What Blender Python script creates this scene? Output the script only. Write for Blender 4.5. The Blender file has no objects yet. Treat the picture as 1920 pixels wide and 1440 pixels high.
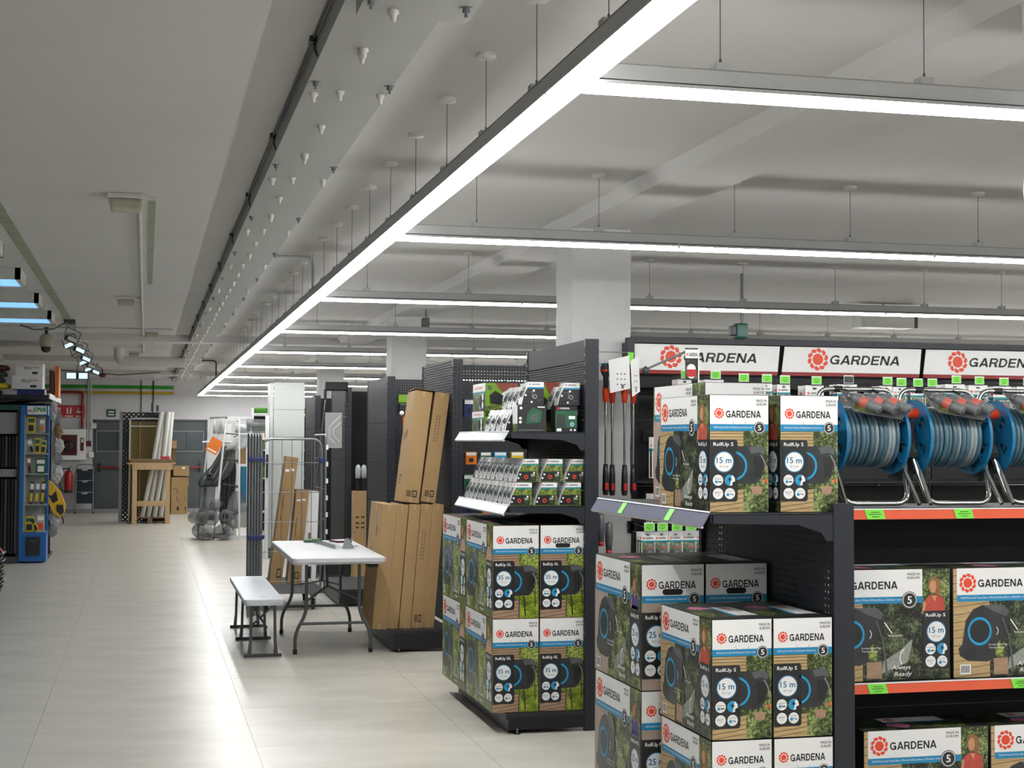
import bpy, bmesh, math, random
import numpy as np
from mathutils import Vector, Matrix
random.seed(7)
SC = bpy.context.scene
COL = SC.collection
PI = math.pi

# ------------------------------------------------------------------ camera
F = 2780.0
def _n(a): return a / np.linalg.norm(a)
_dy = _n(np.array([272.6 - 960, -(826.0 - 720), -F]))          # the aisle's direction seen in the lens
_dz = _n(np.cross(np.array([1.0, -0.004, 0.0]), _dy))
_dx = np.cross(_dy, _dz)
cam = bpy.data.objects.new('camera', bpy.data.cameras.new('camera'))
COL.objects.link(cam)
cam.matrix_world = Matrix([list(_dx) + [0], list(_dy) + [0], list(_dz) + [1.6], [0, 0, 0, 1]])
cam.data.sensor_width = 36.0
cam.data.lens = F / 1920 * 36.0
cam.data.clip_start = 0.05
cam.data.clip_end = 200
SC.camera = cam

# ------------------------------------------------------------------ view, world
SC.view_settings.view_transform = 'Standard'
SC.view_settings.look = 'None'
SC.view_settings.exposure = 0.0
SC.view_settings.gamma = 1.0
SC.view_settings.use_curve_mapping = False
SC.cycles.use_denoising = True
SC.cycles.max_bounces = 8
SC.cycles.diffuse_bounces = 4
SC.cycles.glossy_bounces = 4
SC.cycles.transparent_max_bounces = 12
SC.cycles.sample_clamp_indirect = 4.0
W = bpy.data.worlds.new('world'); SC.world = W; W.use_nodes = True
W.node_tree.nodes['Background'].inputs[0].default_value = (0.5, 0.53, 0.58, 1)
W.node_tree.nodes['Background'].inputs[1].default_value = 0.05
LED_POWER = 37.0
BLUE_POWER = 1.05

# ------------------------------------------------------------------ materials
def lin(h):
    h = h.lstrip('#')
    c = [int(h[i:i + 2], 16) / 255 for i in (0, 2, 4)]
    return [x / 12.92 if x <= .04045 else ((x + .055) / 1.055) ** 2.4 for x in c]
MATS = {}
def mat(name, col, rough=.5, metal=0., var=.06, scale=12., bump=0., bscale=60., emit=0., alpha=1., trans=0., spec=.5, stretch=None):
    if name in MATS: return MATS[name]
    c = lin(col) if isinstance(col, str) else list(col)
    m = bpy.data.materials.new(name); m.use_nodes = True
    nt = m.node_tree; b = nt.nodes['Principled BSDF']
    tc = nt.nodes.new('ShaderNodeTexCoord'); src = tc.outputs['Object']
    if stretch:
        mp = nt.nodes.new('ShaderNodeMapping'); mp.inputs['Scale'].default_value = stretch
        nt.links.new(src, mp.inputs[0]); src = mp.outputs[0]
    nz = nt.nodes.new('ShaderNodeTexNoise'); nz.inputs['Scale'].default_value = scale; nz.inputs['Detail'].default_value = 4
    nt.links.new(src, nz.inputs['Vector'])
    r = nt.nodes.new('ShaderNodeValToRGB')
    r.color_ramp.elements[0].position = .3; r.color_ramp.elements[1].position = .7
    r.color_ramp.elements[0].color = [max(0, x * (1 - var)) for x in c] + [1]
    r.color_ramp.elements[1].color = [min(1, x * (1 + var)) for x in c] + [1]
    nt.links.new(nz.outputs['Fac'], r.inputs[0]); nt.links.new(r.outputs[0], b.inputs['Base Color'])
    b.inputs['Roughness'].default_value = rough; b.inputs['Metallic'].default_value = metal
    b.inputs['Specular IOR Level'].default_value = spec
    if alpha < 1: b.inputs['Alpha'].default_value = alpha
    if trans: b.inputs['Transmission Weight'].default_value = trans
    if emit:
        b.inputs['Emission Color'].default_value = c + [1]; b.inputs['Emission Strength'].default_value = emit
    if bump:
        n2 = nt.nodes.new('ShaderNodeTexNoise'); n2.inputs['Scale'].default_value = bscale; n2.inputs['Detail'].default_value = 5
        nt.links.new(src, n2.inputs['Vector'])
        bp = nt.nodes.new('ShaderNodeBump'); bp.inputs['Strength'].default_value = bump; bp.inputs['Distance'].default_value = .01
        nt.links.new(n2.outputs['Fac'], bp.inputs['Height']); nt.links.new(bp.outputs[0], b.inputs['Normal'])
    MATS[name] = m
    return m
def foliage(name, dark, mid, light, scale=90., rough=.35):
    m = bpy.data.materials.new(name); m.use_nodes = True
    nt = m.node_tree; b = nt.nodes['Principled BSDF']
    tc = nt.nodes.new('ShaderNodeTexCoord')
    v = nt.nodes.new('ShaderNodeTexNoise'); v.inputs['Scale'].default_value = scale; v.inputs['Detail'].default_value = 6; v.inputs['Roughness'].default_value = .75
    nt.links.new(tc.outputs['Object'], v.inputs['Vector'])
    v2 = nt.nodes.new('ShaderNodeTexNoise'); v2.inputs['Scale'].default_value = scale * .16
    nt.links.new(tc.outputs['Object'], v2.inputs['Vector'])
    ad = nt.nodes.new('ShaderNodeMath'); ad.operation = 'MULTIPLY_ADD'; ad.inputs[1].default_value = .7
    nt.links.new(v.outputs['Fac'], ad.inputs[0])
    mu = nt.nodes.new('ShaderNodeMath'); mu.operation = 'MULTIPLY'; mu.inputs[1].default_value = .35
    nt.links.new(v2.outputs['Fac'], mu.inputs[0]); nt.links.new(mu.outputs[0], ad.inputs[2])
    r = nt.nodes.new('ShaderNodeValToRGB'); cr = r.color_ramp
    cr.elements[0].position = .43; cr.elements[0].color = lin(dark) + [1]
    cr.elements[1].position = .64; cr.elements[1].color = lin(light) + [1]
    e = cr.elements.new(.52); e.color = lin(mid) + [1]
    nt.links.new(ad.outputs[0], r.inputs[0]); nt.links.new(r.outputs[0], b.inputs['Base Color'])
    b.inputs['Roughness'].default_value = rough
    MATS[name] = m
    return m
def holes(name, col, pitch, rad, axes=(0, 2), diamond=False, rough=.45):
    """sheet metal pierced by a regular grid of real see-through holes"""
    m = bpy.data.materials.new(name); m.use_nodes = True
    nt = m.node_tree; b = nt.nodes['Principled BSDF']; b.inputs['Base Color'].default_value = lin(col) + [1]; b.inputs['Roughness'].default_value = rough
    tc = nt.nodes.new('ShaderNodeTexCoord'); sp = nt.nodes.new('ShaderNodeSeparateXYZ'); nt.links.new(tc.outputs['Object'], sp.inputs[0])
    def mth(op, a, b2=None, c=None):
        n = nt.nodes.new('ShaderNodeMath'); n.operation = op
        for i, x in enumerate((a, b2, c)):
            if x is None: continue
            if isinstance(x, (int, float)): n.inputs[i].default_value = x
            else: nt.links.new(x, n.inputs[i])
        return n.outputs[0]
    X, Z = sp.outputs[axes[0]], sp.outputs[axes[1]]
    if diamond: X, Z = mth('ADD', X, Z), mth('SUBTRACT', X, Z)
    def cell(s):
        f = mth('FRACT', mth('DIVIDE', mth('ADD', s, 50.0), pitch)); d = mth('SUBTRACT', f, .5); return mth('MULTIPLY', d, d)
    d = mth('SQRT', mth('ADD', cell(X), cell(Z)))
    a = mth('GREATER_THAN', d, rad / pitch)
    nt.links.new(a, b.inputs['Alpha'])
    MATS[name] = m
    return m

WHITE = mat('white_paint_metal', '#d9dbda', .4)
mat('duct_grey_paint', '#969794', .6, var=.03, scale=3)
mat('ceiling_paint', '#c6c5c3', .85, var=.03, scale=1.2, bump=.08, bscale=9)
mat('column_paint', '#d2d2d2', .7, var=.03, scale=6, bump=.5, bscale=45)
mat('wall_paint', '#c3c3c6', .8, var=.04, scale=2)
mat('panel_grey_paint', '#c9cac6', .6, var=.04, scale=3)
mat('side_grey_paint', '#8d8e8f', .6, var=.04, scale=3)
mat('floor_tile_stone', '#c3bfb5', .32, var=.13, scale=1.6, bump=.03, bscale=18, stretch=(1, 2.2, 1))
mat('floor_joint', '#98948a', .8)
mat('trunk_aluminium', '#bcbdbd', .45, .1, var=.03)
mat('led_diffuser', (1, 1, .985), .4, emit=LED_POWER, var=0)
mat('blue_light_panel', (.24, .55, 1.0), .4, emit=BLUE_POWER, var=0)
mat('flood_light_glow', (.55, .8, 1.0), .4, emit=1.3, var=0)
mat('cable_steel', '#6b6b6a', .4, .8)
mat('anthracite', '#24272e', .42, .1, var=.05, scale=8, spec=.5)
mat('anthracite_dark', '#121317', .5, .1, var=.05)
mat('anthracite_panel', '#1d1f24', .55, .0, var=.05, scale=6, spec=.3)
mat('slot_black', '#0b0b0c', .7)
mat('black_plastic', '#1b1c1e', .4)
mat('charcoal_plastic', '#3b3d40', .45)
mat('rail_lavender', '#696b7c', .75, .0, var=.04, scale=30, spec=.2)
mat('rail_clear', '#8f949b', .18, .1, var=.04, scale=30, spec=.8)
mat('rail_orange', '#e05f3e', .35, var=.04)
mat('rail_white_edge', '#eef0f2', .3)
mat('tag_green', '#7fe04a', .5, var=.03)
mat('tag_ink', '#2c5c1b', .5)
mat('panel_white', '#b9bdbb', .45, var=.015, scale=3)
mat('box_white', '#ededec', .38, var=.02, scale=5)
mat('box_blue', '#1584b5', .38, var=.04)
mat('box_teal', '#17838f', .38, var=.04)
mat('ink_black', '#131415', .4, var=.02)
mat('ink_grey', '#6a6d70', .4)
mat('logo_orange', '#e2492b', .4, var=.03)
mat('panel_black', '#232426', .35, var=.04)
mat('print_body', '#2e3032', .3, var=.25, scale=18)
mat('print_body_light', '#55585b', .3, var=.15, scale=18)
mat('ring_blue', '#1c94c4', .35, var=.04)
mat('ring_blue_dark', '#176a8c', .35)
mat('print_wood_yellow', '#b59a6c', .4, var=.15, scale=20, stretch=(1, 1, 8))
mat('print_wood_brown', '#a1836b', .4, var=.12, scale=20, stretch=(1, 1, 8))
mat('print_wall_beige', '#a8968a', .45, var=.05)
mat('skin_print', '#c08a66', .5, var=.1)
mat('hair_print', '#8a6238', .5, var=.2, scale=60)
mat('shirt_red', '#b64a3c', .5, var=.15, scale=40)
mat('shirt_purple', '#4a3f8a', .5, var=.15, scale=40)
mat('shirt_pale', '#c99f92', .5, var=.1, scale=40)
mat('flower_pink', '#b56a8c', .5, var=.35, scale=120)
mat('spray_grey', '#8f948c', .5, var=.2, scale=70)
foliage('foliage_dark', '#080b07', '#1d2617', '#6f7a58', 110)
foliage('foliage_mid', '#10170a', '#3b4a20', '#a3b070', 95)
foliage('foliage_bright', '#141c0a', '#55682a', '#b6c160', 80)
foliage('lawn_bright', '#34430f', '#7b8f22', '#b6c446', 120)
mat('cardboard', '#a08259', .75, var=.06, scale=7, bump=.06, bscale=120)
mat('cardboard_dark', '#6b5232', .75, var=.08, scale=7)
mat('cardboard_light', '#b0946a', .6, var=.06, scale=7)
mat('table_plastic', '#cfd1d4', .38, var=.02)
mat('bench_plastic', '#ced3d8', .42, var=.03)
mat('leg_grey_metal', '#5c6061', .38, .5)
mat('galvanised', '#84888a', .38, .75, var=.12)
mat('chrome', '#cfcfca', .12, 1.)
mat('hose_blue_grey', '#56707c', .32, var=.2, scale=25)
mat('hose_light', '#8e9a9e', .3, var=.12, scale=25)
mat('reel_blue', '#0f6f9f', .35, var=.05)
mat('reel_blue_dark', '#0b4c6e', .4, var=.05)
mat('orange_red_plastic', '#e2431f', .35, var=.04)
mat('wood_pine', '#bfa27a', .6, var=.15, scale=9, stretch=(8, 8, 1))
mat('wood_plank', '#80664a', .65, var=.2, scale=8, stretch=(1, 8, 8))
mat('bamboo', '#8d7b45', .6, var=.2, scale=30)
mat('film_grey', '#777b7d', .25, var=.3, scale=9, alpha=.55, bump=.5, bscale=14)
mat('film_dark', '#3c4042', .3, var=.25, scale=6, alpha=.93, bump=.4, bscale=10)
mat('film_white', '#c3c7c7', .25, var=.15, scale=8, alpha=.7)
mat('clear_blister', '#b4b9b8', .16, var=.15, scale=40, alpha=.24, spec=1.)
mat('roll_white', '#cfcfca', .4, var=.05)
mat('door_grey', '#4d5356', .5, var=.05)
mat('door_glass', '#454c51', .25)
mat('pipe_red', '#8c1f1b', .4)
mat('fire_red', '#a81c1f', .35)
mat('dark_red', '#4a0d14', .4)
mat('sign_red', '#b3222a', .4)
mat('sign_green', '#0d4a3f', .4)
mat('pictogram', '#d9d4c2', .5)
mat('stripe_green', '#1f8a1f', .6, var=.03)
mat('stripe_yellow', '#b39b1c', .6, var=.03)
mat('plaster_green', '#8c9480', .8, var=.12, scale=6)
mat('navy_plastic', '#16202c', .5)
mat('tower_blue', '#1460a8', .4, var=.04)
mat('tower_inner', '#9aa09c', .5, var=.05)
mat('card_yellow', '#cdb42c', .45, var=.12, scale=30)
mat('card_green', '#1f5a3c', .45, var=.15, scale=30)
mat('bag_yellow', '#d5a614', .5, var=.08, scale=15, bump=.3, bscale=14)
mat('orange_card', '#d9731c', .5, var=.06)
mat('fabric_black', '#101113', .7, var=.3, scale=30, stretch=(6, 1, 1))
mat('fabric_grey', '#3a3f43', .5, var=.3, scale=30, stretch=(6, 1, 1))
mat('navy_clip', '#1b2760', .4)
mat('turf_green', '#2f6a12', .85, var=.3, scale=60, bump=.6, bscale=90)
mat('emergency_beige', '#a39f8c', .45, var=.05)
mat('mower_lime', '#6c9c14', .4, var=.1)
mat('roof_print', '#8c4030', .5, var=.15, scale=40)
holes('perforated_anthracite', '#2a2d33', .025, .0045)
holes('perforated_black', '#0b0c0d', .09, .024, diamond=True)
holes('mesh_bamboo', '#8d7b45', .045, .016, diamond=True, rough=.6)

# ------------------------------------------------------------------ mesh builder
_TXT = {}
def heavy_word():
    """the maker's name in heavy grotesque capitals, drawn as strokes"""
    V, Fc = [], []
    def poly(pts, x): n = len(V); V.extend([(x + p, q) for p, q in pts]); Fc.append(tuple(range(n, n + len(pts))))
    def stroke(pts, t, x):
        P = [Vector(p) for p in pts]; L, R = [], []
        for k, p in enumerate(P):
            d0 = (p - P[k - 1]).normalized() if k else (P[1] - p).normalized(); d1 = (P[k + 1] - p).normalized() if k < len(P) - 1 else d0
            m = (d0 + d1).normalized(); nn = Vector((-m.y, m.x)); q = t / 2 / max(.5, nn.dot(Vector((-d0.y, d0.x))))
            L.append(p + nn * q); R.append(p - nn * q)
        for k in range(len(P) - 1): poly([tuple(R[k]), tuple(R[k + 1]), tuple(L[k + 1]), tuple(L[k])], x)
    ar = lambda cx, cy, rx, ry, a0, a1, n: [(cx + rx * math.cos(math.radians(a0 + (a1 - a0) * k / n)), cy + ry * math.sin(math.radians(a0 + (a1 - a0) * k / n))) for k in range(n + 1)]
    x = 0.
    for ch in 'GARDENA':
        if ch == 'G':
            stroke(ar(.5, .5, .41, .41, 35, 318, 16) , .19, x); poly([(.74, 0.02), (.96, .02), (.96, .54), (.74, .54)], x); poly([(.52, .36), (.8, .36), (.8, .54), (.52, .54)], x); w = 1.08
        elif ch == 'A':
            poly([(0, 0), (.23, 0), (.60, 1), (.38, 1)], x); poly([(.78, 0), (1.01, 0), (.63, 1), (.41, 1)], x); poly([(.2, .19), (.82, .19), (.78, .37), (.24, .37)], x); w = 1.05
        elif ch == 'R':
            poly([(.04, 0), (.26, 0), (.26, 1), (.04, 1)], x); stroke([(.2, .91)] + ar(.56, .69, .26, .22, 90, -90, 8) + [(.2, .47)], .18, x); poly([(.68, 0), (.94, 0), (.80, .42), (.52, .42)], x); w = 1.02
        elif ch == 'D':
            poly([(.04, 0), (.26, 0), (.26, 1), (.04, 1)], x); stroke([(.2, .91)] + ar(.44, .5, .38, .41, 90, -90, 12) + [(.2, .09)], .19, x); w = 1.02
        elif ch == 'E':
            poly([(.04, 0), (.26, 0), (.26, 1), (.04, 1)], x)
            for y in (0, .42, .82): poly([(.2, y), (.84 if y != .42 else .79, y), (.84 if y != .42 else .79, y + .18), (.2, y + .18)], x)
            w = .95
        elif ch == 'N':
            poly([(.04, 0), (.25, 0), (.25, 1), (.04, 1)], x); poly([(.73, 0), (.94, 0), (.94, 1), (.73, 1)], x); poly([(.70, 0), (.94, 0), (.28, 1), (.04, 1)], x); w = 1.05
        x += w
    return V, Fc
def text_shape(s, bold=0., shear=0.):
    k = (s, bold, shear)
    if s == 'GARDENA' and k not in _TXT:
        v, f = heavy_word(); v = [(p + shear * q, q) for p, q in v]; w = max(p for p, q in v)
        _TXT[k] = ([(p / w, q) for p, q in v], f)
    if k not in _TXT:
        c = bpy.data.curves.new('lettering', 'FONT'); c.body = s; c.resolution_u = 2; c.shear = shear
        o = bpy.data.objects.new('lettering', c); COL.objects.link(o)
        me = o.to_mesh()
        v = [(p.co.x, p.co.y) for p in me.vertices]; f = [tuple(p.vertices) for p in me.polygons]
        o.to_mesh_clear(); bpy.data.objects.remove(o); bpy.data.curves.remove(c)
        x0, x1 = min(a[0] for a in v), max(a[0] for a in v); y0, y1 = min(a[1] for a in v), max(a[1] for a in v)
        _TXT[k] = ([((a[0] - x0) / (x1 - x0), (a[1] - y0) / (y1 - y0)) for a in v], f)
    return _TXT[k]

class MB:
    def __init__(s): s.v = []; s.f = []; s.m = []; s.sm = []; s.mats = []; s.T = None
    def mi(s, name):
        if name not in s.mats: s.mats.append(name)
        return s.mats.index(name)
    def add(s, vs, fs, m, smooth=False):
        n = len(s.v)
        if s.T is not None: vs = [tuple(s.T @ Vector(a)) for a in vs]
        s.v += [tuple(a) for a in vs]; i = s.mi(m)
        for f in fs: s.f.append(tuple(n + k for k in f)); s.m.append(i); s.sm.append(smooth)
        return s
    def box(s, x0, x1, y0, y1, z0, z1, m):
        return s.add([(x0, y0, z0), (x1, y0, z0), (x1, y1, z0), (x0, y1, z0), (x0, y0, z1), (x1, y0, z1), (x1, y1, z1), (x0, y1, z1)],
                     [(0, 3, 2, 1), (4, 5, 6, 7), (0, 1, 5, 4), (1, 2, 6, 5), (2, 3, 7, 6), (3, 0, 4, 7)], m)
    def cbox(s, c, d, m): return s.box(c[0] - d[0] / 2, c[0] + d[0] / 2, c[1] - d[1] / 2, c[1] + d[1] / 2, c[2] - d[2] / 2, c[2] + d[2] / 2, m)
    def bbox(s, x0, x1, y0, y1, z0, z1, m, b=.004):
        """box with chamfered vertical and horizontal edges"""
        bm = bmesh.new(); bmesh.ops.create_cube(bm, size=1)
        for v in bm.verts: v.co = (x0 + (v.co.x + .5) * (x1 - x0), y0 + (v.co.y + .5) * (y1 - y0), z0 + (v.co.z + .5) * (z1 - z0))
        bmesh.ops.bevel(bm, geom=bm.edges[:], offset=b, segments=2, affect='EDGES', profile=.6)
        bm.verts.index_update()
        s.add([tuple(v.co) for v in bm.verts], [tuple(v.index for v in f.verts) for f in bm.faces], m); bm.free(); return s
    def beam(s, a, b, w, h, m, up=(0, 0, 1)):
        """square bar from a to b"""
        a, b = Vector(a), Vector(b); d = (b - a).normalized(); u = Vector(up)
        if abs(d.dot(u)) > .98: u = Vector((0, 1, 0))
        x = d.cross(u).normalized(); y = x.cross(d).normalized()
        vs = []
        for p in (a, b):
            for sx, sy in ((-1, -1), (1, -1), (1, 1), (-1, 1)): vs.append(p + x * sx * w / 2 + y * sy * h / 2)
        return s.add(vs, [(0, 1, 2, 3), (7, 6, 5, 4), (0, 4, 5, 1), (1, 5, 6, 2), (2, 6, 7, 3), (3, 7, 4, 0)], m)
    def tube(s, pts, r, m, n=8, closed=False, cap=True):
        pts = [Vector(p) for p in pts]; N = len(pts); vs = []
        rr = r if isinstance(r, (list, tuple)) else [r] * N
        prev = None
        for i, p in enumerate(pts):
            if closed: d = (pts[(i + 1) % N] - pts[i - 1]).normalized()
            else: d = (pts[min(i + 1, N - 1)] - pts[max(i - 1, 0)]).normalized()
            if prev is None:
                u = Vector((0, 0, 1)) if abs(d.z) < .9 else Vector((1, 0, 0))
                x = d.cross(u).normalized()
            else: x = (prev - d * prev.dot(d)).normalized()
            prev = x; y = d.cross(x)
            for k in range(n): a = 2 * PI * k / n; vs.append(p + (x * math.cos(a) + y * math.sin(a)) * rr[i])
        fs = []
        for i in range(N if closed else N - 1):
            j = (i + 1) % N
            for k in range(n): fs.append((i * n + k, i * n + (k + 1) % n, j * n + (k + 1) % n, j * n + k))
        s.add(vs, fs, m, True)
        if cap and not closed: s.add(vs[:n], [tuple(range(n))[::-1]], m); s.add(vs[-n:], [tuple(range(n))], m)
        return s
    def cyl(s, a, b, r, m, n=12, r2=None): return s.tube([a, b], [r, r if r2 is None else r2], m, n)
    def lathe(s, prof, c, m, n=24, axis='z'):
        vs = []; P = len(prof)
        for k in range(n):
            a = 2 * PI * k / n; ca, sa = math.cos(a), math.sin(a)
            for r, h in prof:
                vs.append({'z': (c[0] + r * ca, c[1] + r * sa, c[2] + h), 'x': (c[0] + h, c[1] + r * ca, c[2] + r * sa), 'y': (c[0] + r * ca, c[1] + h, c[2] + r * sa)}[axis])
        fs = []
        for k in range(n):
            j = (k + 1) % n
            for i in range(P - 1): fs.append((k * P + i, j * P + i, j * P + i + 1, k * P + i + 1))
        return s.add(vs, fs, m, True)
    def prism(s, pts, y0, y1, m, plane='xz'):
        """outline in a plane, given thickness"""
        n = len(pts)
        def p3(a, h): return {'xz': (a[0], h, a[1]), 'xy': (a[0], a[1], h), 'yz': (h, a[0], a[1])}[plane]
        vs = [p3(a, y0) for a in pts] + [p3(a, y1) for a in pts]
        fs = [tuple(range(n)), tuple(range(2 * n - 1, n - 1, -1))] + [(i, i + n, (i + 1) % n + n, (i + 1) % n) for i in range(n)]
        return s.add(vs, fs, m)
    def mesh(s, name):
        me = bpy.data.meshes.new(name); me.from_pydata(s.v, [], s.f)
        for k in s.mats: me.materials.append(MATS[k])
        me.polygons.foreach_set('material_index', s.m); me.polygons.foreach_set('use_smooth', s.sm)
        me.update(); return me
    def build(s, name, parent=None, loc=None, rz=0.):
        o = bpy.data.objects.new(name, s.mesh(name)); COL.objects.link(o)
        if parent is not None: o.parent = parent
        if loc is not None: o.location = loc
        if rz: o.rotation_euler = (0, 0, rz)
        return o

def tag(o, label, cat=None, group=None, kind=None):
    if label: o['label'] = label
    if cat: o['category'] = cat
    if group: o['group'] = group
    if kind: o['kind'] = kind
    return o
def thing(name, label, cat, loc=(0, 0, 0), rz=0., group=None, rot=None):
    o = bpy.data.objects.new(name, None); COL.objects.link(o); o.empty_display_size = .1
    o.location = loc; o.rotation_euler = rot if rot else (0, 0, rz)
    return tag(o, label, cat, group)
def struct(mb, name, parent=None):
    o = mb.build(name, parent)
    if parent is None: o['kind'] = 'structure'
    return o
def dup(root, loc=None, rz=None, label=None, group=None, parent=None, rot=None):
    r = root.copy(); COL.objects.link(r)
    if parent is not None: r.parent = parent
    if loc is not None: r.location = loc
    if rz is not None: r.rotation_euler = (0, 0, rz)
    if rot is not None: r.rotation_euler = rot
    if label: r['label'] = label
    if group: r['group'] = group
    for ch in list(root.children):
        c = ch.copy(); COL.objects.link(c); c.parent = r
        for g in ch.children:
            d = g.copy(); COL.objects.link(d); d.parent = c
    return r
def arc(cx, cy, r, a0, a1, n, ry=None):
    ry = r if ry is None else ry
    return [(cx + r * math.cos(math.radians(a0 + (a1 - a0) * i / n)), cy + ry * math.sin(math.radians(a0 + (a1 - a0) * i / n))) for i in range(n + 1)]
def bend(pts, r, n=4):
    """round the inner corners of a polyline"""
    pts = [Vector(p) for p in pts]; out = [pts[0]]
    for i in range(1, len(pts) - 1):
        a, b, c = pts[i - 1], pts[i], pts[i + 1]
        d1 = (a - b).normalized(); d2 = (c - b).normalized(); q = min(r, (a - b).length / 2, (c - b).length / 2)
        p0, p1 = b + d1 * q, b + d2 * q
        for k in range(n + 1):
            t = k / n; out.append(p0 * (1 - t) ** 2 + b * 2 * t * (1 - t) + p1 * t ** 2)
    out.append(pts[-1]); return out
ORD = ['first', 'second', 'third', 'fourth', 'fifth', 'sixth', 'seventh', 'eighth', 'ninth', 'tenth', 'eleventh', 'twelfth', 'thirteenth', 'fourteenth', 'fifteenth', 'sixteenth']

# ------------------------------------------------------------------ printed faces
class Face:
    """a printed face: normalised coordinates on a rectangle with origin o, edge vectors u and v"""
    def __init__(s, mb, o, u, v):
        s.mb = mb; s.o = Vector(o); s.u = Vector(u); s.v = Vector(v); s.n = s.u.cross(s.v).normalized(); s.k = s.u.length / s.v.length
    def p(s, pts, m, l=1): 
        return s.mb.add([s.o + s.u * a + s.v * b + s.n * (.0004 * l) for a, b in pts], [tuple(range(len(pts)))], m)
    def rect(s, x0, y0, x1, y1, m, l=1): s.p([(x0, y0), (x1, y0), (x1, y1), (x0, y1)], m, l)
    def circ(s, cx, cy, r, m, l=1, n=18): s.p([(cx + r * math.cos(2 * PI * i / n), cy + r * s.k * math.sin(2 * PI * i / n)) for i in range(n)], m, l)
    def ring(s, cx, cy, r0, r1, m, l=1, a0=0, a1=360, n=24, e=1.):
        pt = lambda r, i: (cx + r * e * math.cos(math.radians(a0 + (a1 - a0) * i / n)), cy + r * s.k * math.sin(math.radians(a0 + (a1 - a0) * i / n)))
        for i in range(n): s.p([pt(r0, i), pt(r1, i), pt(r1, i + 1), pt(r0, i + 1)], m, l)
    def rr(s, x0, y0, x1, y1, r, m, l=1, corners='1111'):
        ry = r * s.k; P = []
        for (cx, cy, a, f) in ((x1 - r, y1 - ry, 0, corners[0]), (x0 + r, y1 - ry, 90, corners[1]), (x0 + r, y0 + ry, 180, corners[2]), (x1 - r, y0 + ry, 270, corners[3])):
            if f == '1': P += [(cx + r * math.cos(math.radians(a + t)), cy + ry * math.sin(math.radians(a + t))) for t in (0, 30, 60, 90)]
            else: P.append((x1 if a in (0, 270) else x0, y1 if a in (0, 90) else y0))
        s.p(P, m, l)
    def text(s, t, x0, y0, x1, y1, m, l=2, bold=0., shear=0.):
        v, f = text_shape(t, 0., shear)
        h = (y1 - y0) / s.k          # letter height in units of the face width
        for i, (dx, dyy) in enumerate([(0, 0)] if not bold or t == 'GARDENA' else [(-1, -.5), (1, -.5), (1, .5), (-1, .5)]):
            ox, oy = dx * bold * h * 1.2, dyy * bold * (y1 - y0)
            s.mb.add([s.o + s.u * (x0 + a * (x1 - x0) + ox) + s.v * (y0 + b * (y1 - y0) + oy) + s.n * (.0004 * l + .00002 * i) for a, b in v], f, m)
    def logo(s, cx, cy, r, l=2, n=10, cm='logo_orange'):
        s.circ(cx, cy, r * .52, cm, l, 14)
        for i in range(n):
            a = 2 * PI * i / n
            P = []
            for (rr_, da) in ((.62, -.1), (.68, .30), (.86, .52), (1.02, .34), (1.0, .08), (.84, -.12)):
                P.append((cx + r * rr_ * math.cos(a + da), cy + r * s.k * rr_ * math.sin(a + da)))
            s.p(P, cm, l)

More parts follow.
